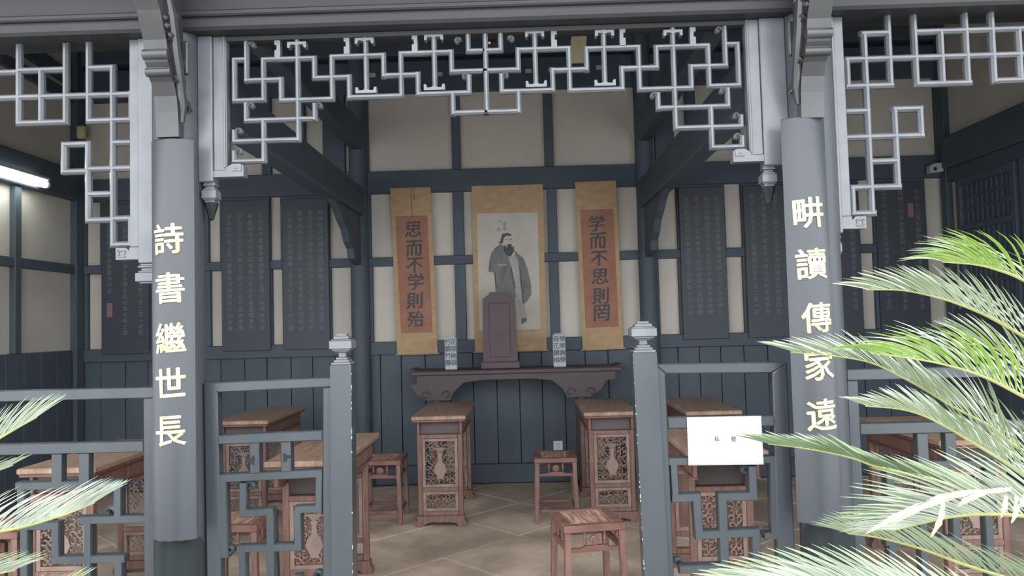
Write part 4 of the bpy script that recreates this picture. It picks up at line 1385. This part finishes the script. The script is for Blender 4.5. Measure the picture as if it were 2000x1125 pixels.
def leaflet(mb, p, d, n, L, wd, droop, seg=5):
    """narrow tapering leaflet from p along d, curving towards droop"""
    side = d.cross(n).normalized()
    for i in range(seg + 1):
        pass
    vs = []
    for i in range(seg + 1):
        f = i / seg
        c = p + d * (L * f) + droop * (L * f * f)
        ww = wd * (0.55 + 1.0 * f if f < .35 else .9 * (1 - ((f - .35) / .65) ** 2) + .06)
        vs += [c - side * ww / 2, c - n * ww * .18, c + side * ww / 2]
    fs = []
    for i in range(seg):
        b = i * 3
        fs += [(b, b + 1, b + 4, b + 3), (b + 1, b + 2, b + 5, b + 4)]
    mb.add(vs, fs)

def frond(t, pts, m1, m2, lmax, n=46, fold=55, ang=38, wd=.0062, start=0.0, up=None, curve=.25, tipang=18, taper=.35, sides=(1, -1), nearl=1.0):
    """pts: (px, py, depth) from the base to the tip"""
    n = int(n * .6)
    wd *= .95
    lmax *= 1.12
    ang += 6
    tipang += 5
    w3 = [PD(*p) for p in pts]
    cv = catmull(w3, 10)
    N = len(cv)
    r = MB().tube(cv, [.0055 * (1 - .75 * i / (N - 1)) for i in range(N)], 6).build('frond', M['rachis'], t, smooth=True)
    for s_, m_ in zip(sides, (m1, m2)):
        mb = MB()
        for k in range(n):
            f = start + (1 - start) * (k + random.uniform(-.2, .2)) / n
            f = max(0, min(.999, f))
            u = f * (N - 1)
            i = min(int(u), N - 2)
            p = cv[i].lerp(cv[i + 1], u - i)
            tg = (cv[i + 1] - cv[i]).normalized()
            upv = Vector(up) if up else Vector((0, 0, 1))
            sd = tg.cross(upv).normalized() * s_
            nn = sd.cross(tg) * s_
            nn = (upv - tg * upv.dot(tg)).normalized()
            fo = math.radians(fold + random.uniform(-5, 5))
            out = sd * math.cos(fo) + nn * math.sin(fo)
            an = math.radians(ang + (tipang - ang) * f ** 1.5 + random.uniform(-2.5, 2.5))
            d = (tg * math.cos(an) + out * math.sin(an)).normalized()
            L = lmax * (1 - (1 - taper) * f ** 2.2) * random.uniform(.93, 1.05) * (nearl if s_ < 0 else 1)
            nrm = (nn * math.cos(fo) - sd * math.sin(fo)).normalized()
            dr = (-nn * curve + tg * .12 + Vector((0, 0, -.04))) * random.uniform(.8, 1.2)
            leaflet(mb, p, d, nrm, L, wd * random.uniform(.85, 1.15), dr)
        mb.build('leaflets', m_, r, kind='stuff')
    return r

RBx = (2230, 930, 1.9)
rb = PD(*RBx)
CR = thing('cycad_palm', 'large cycad with arching feathery fronds at the right, in front of the building', 'plant', (rb.x + .03, rb.y, -.32))
MB().lathe((rb.x + .03, rb.y, -.32), [(.20, 0), (.17, .3), (.16, .7), (.17, 1.0), (.12, rb.z + .30), (.05, rb.z + .36)], 14).build('trunk', M['trunk'], CR)
G_, MM, PL, DK = M['leafg'], M['leafm'], M['leafp'], M['leafd']
# each frond follows the stalk seen in the photograph
frond(CR, [(2230, 760, 1.9), (2100, 610, 1.85), (2000, 548, 1.8), (1947, 527, 1.8), (1905, 517, 1.8), (1842, 512, 1.8)], MM, G_, .20, n=50, start=.1, ang=42, fold=62, curve=.30, taper=.42)
frond(CR, [(2230, 840, 1.95), (2120, 730, 1.9), (1995, 655, 1.88), (1933, 620, 1.88), (1880, 597, 1.88), (1827, 580, 1.9), (1760, 567, 1.92), (1692, 566, 1.95)], PL, MM, .16, n=66, start=.1, ang=34, fold=60, curve=.12, taper=.5)
frond(CR, [(2230, 1000, 1.85), (2100, 935, 1.85), (1984, 872, 1.85), (1936, 834, 1.85), (1864, 796, 1.87), (1816, 767, 1.9), (1768, 740, 1.9), (1702, 709, 1.92), (1627, 695, 1.95), (1545, 688, 2.0)], PL, MM, .15, n=84, start=.1, ang=32, fold=62, curve=.10, taper=.6)
frond(CR, [(2230, 900, 1.75), (2120, 835, 1.72), (1998, 774, 1.7), (1948, 748, 1.7), (1900, 728, 1.7), (1840, 711, 1.72), (1780, 700, 1.75), (1700, 690, 1.8)], PL, G_, .20, n=60, start=.05, ang=52, fold=70, curve=.34, taper=.5, tipang=14)
frond(CR, [(2230, 1080, 1.75), (2100, 1000, 1.75), (1998, 928, 1.75), (1948, 894, 1.75), (1900, 865, 1.75), (1852, 836, 1.76), (1804, 812, 1.78), (1756, 799, 1.8), (1690, 793, 1.82)], PL, MM, .12, n=76, start=.05, ang=30, fold=60, curve=.08, taper=.5)
frond(CR, [(2230, 1030, 1.7), (2050, 990, 1.7), (1900, 955, 1.7), (1790, 930, 1.72), (1711, 911, 1.75), (1670, 896, 1.76), (1620, 884, 1.78), (1560, 874, 1.8), (1500, 867, 1.84)], MM, DK, .085, n=100, start=.0, ang=26, fold=52, curve=.05, taper=.9)
frond(CR, [(2230, 1060, 1.6), (2080, 1020, 1.58), (1960, 1005, 1.55), (1870, 1008, 1.55), (1800, 1022, 1.55), (1745, 1036, 1.55)], MM, PL, .22, n=64, start=.05, ang=34, fold=66, curve=.10, taper=.35, wd=.0070)
frond(CR, [(2230, 1180, 1.7), (2050, 1150, 1.7), (1900, 1108, 1.7), (1800, 1072, 1.72), (1715, 1050, 1.75), (1655, 1042, 1.78)], DK, MM, .14, n=54, start=.05, ang=30, fold=58, curve=.08, taper=.5)
frond(CR, [(2200, 1300, 1.5), (2000, 1240, 1.48), (1850, 1190, 1.45), (1700, 1155, 1.45), (1560, 1140, 1.45), (1440, 1140, 1.48)], MM, PL, .16, n=76, start=.0, ang=34, fold=64, curve=.12, taper=.5, wd=.0078)
frond(CR, [(2230, 900, 1.95), (2150, 820, 1.97), (2060, 770, 2.0), (1960, 690, 2.02), (1890, 660, 2.05)], PL, MM, .17, n=46, start=.0, ang=36, fold=58, curve=.16, taper=.5)
# bleached broad dry leaflets
mb = MB()
for a, b, c_ in (((1835, 972), (1760, 1003), (1690, 1042)), ((1870, 968), (1800, 990), (1738, 1025)), ((1842, 980), (1836, 1015), (1817, 1050)), ((1930, 960), (1890, 975), (1868, 990)),
                 ((1965, 968), (1962, 990), (1955, 1012)), ((1985, 968), (1984, 1000), (1975, 1022)), ((2002, 966), (1995, 985), (1985, 995)), ((1975, 955), (1850, 968), (1790, 990))):
    p0, p1, p2 = PD(*a, 1.5), PD(*b, 1.49), PD(*c_, 1.5)
    cv = catmull([p0, p1, p2], 5)
    vs = []
    for i, q in enumerate(cv):
        f = i / (len(cv) - 1)
        w_ = .013 * (.45 + 1.1 * f - 1.5 * f ** 3) * (1 + .25 * math.sin(i * 2.3)) + .002
        tg = (cv[min(i + 1, len(cv) - 1)] - cv[max(i - 1, 0)]).normalized()
        sd = tg.cross(Vector((0, 1, 0))).normalized()
        vs += [q - sd * w_ / 2 - Vector((0, .002, 0)), q + sd * w_ / 2]
    mb.add(vs, [(2 * i, 2 * i + 2, 2 * i + 3, 2 * i + 1) for i in range(len(cv) - 1)])
mb.build('dry_leaflets', M['deadleaf'], CR)

lb = PD(-190, 1060, 1.9)
CL = thing('cycad_palm', 'cycad at the left edge with pale feathery fronds reaching into view', 'plant', (lb.x - .03, lb.y, -.32))
MB().lathe((lb.x - .03, lb.y, -.32), [(.20, 0), (.17, .3), (.16, .6), (.12, lb.z + .30), (.05, lb.z + .36)], 14).build('trunk', M['trunk'], CL)
frond(CL, [(-190, 1000, 1.9), (-90, 915, 1.88), (-20, 868, 1.87), (30, 838, 1.87), (72, 815, 1.88)], PL, MM, .15, n=50, start=.1, ang=26, fold=62, curve=.06, taper=.45, wd=.0036, tipang=10)
frond(CL, [(-190, 990, 1.95), (-80, 940, 1.95), (-20, 924, 1.95), (25, 909, 1.95)], PL, MM, .09, n=34, start=.1, ang=26, fold=52, curve=.06, taper=.5, wd=.0036)
frond(CL, [(-190, 1070, 1.85), (-90, 1052, 1.82), (0, 1038, 1.8), (50, 1028, 1.8), (98, 1014, 1.8), (133, 1003, 1.8), (185, 982, 1.82)], PL, PL, .18, n=72, start=.1, ang=30, fold=64, curve=.07, taper=.42, tipang=14, wd=.0036)
frond(CL, [(-190, 1120, 1.8), (-90, 1125, 1.78), (-20, 1122, 1.77), (30, 1114, 1.77)], PL, MM, .12, n=40, start=.1, ang=30, fold=60, curve=.08, taper=.5, wd=.0036)
frond(CL, [(-190, 1190, 1.8), (-60, 1195, 1.75), (20, 1185, 1.73), (80, 1168, 1.72), (140, 1145, 1.72)], M['rachis'], MM, .12, n=40, start=.1, ang=34, fold=62, curve=.08, taper=.5, wd=.0036)
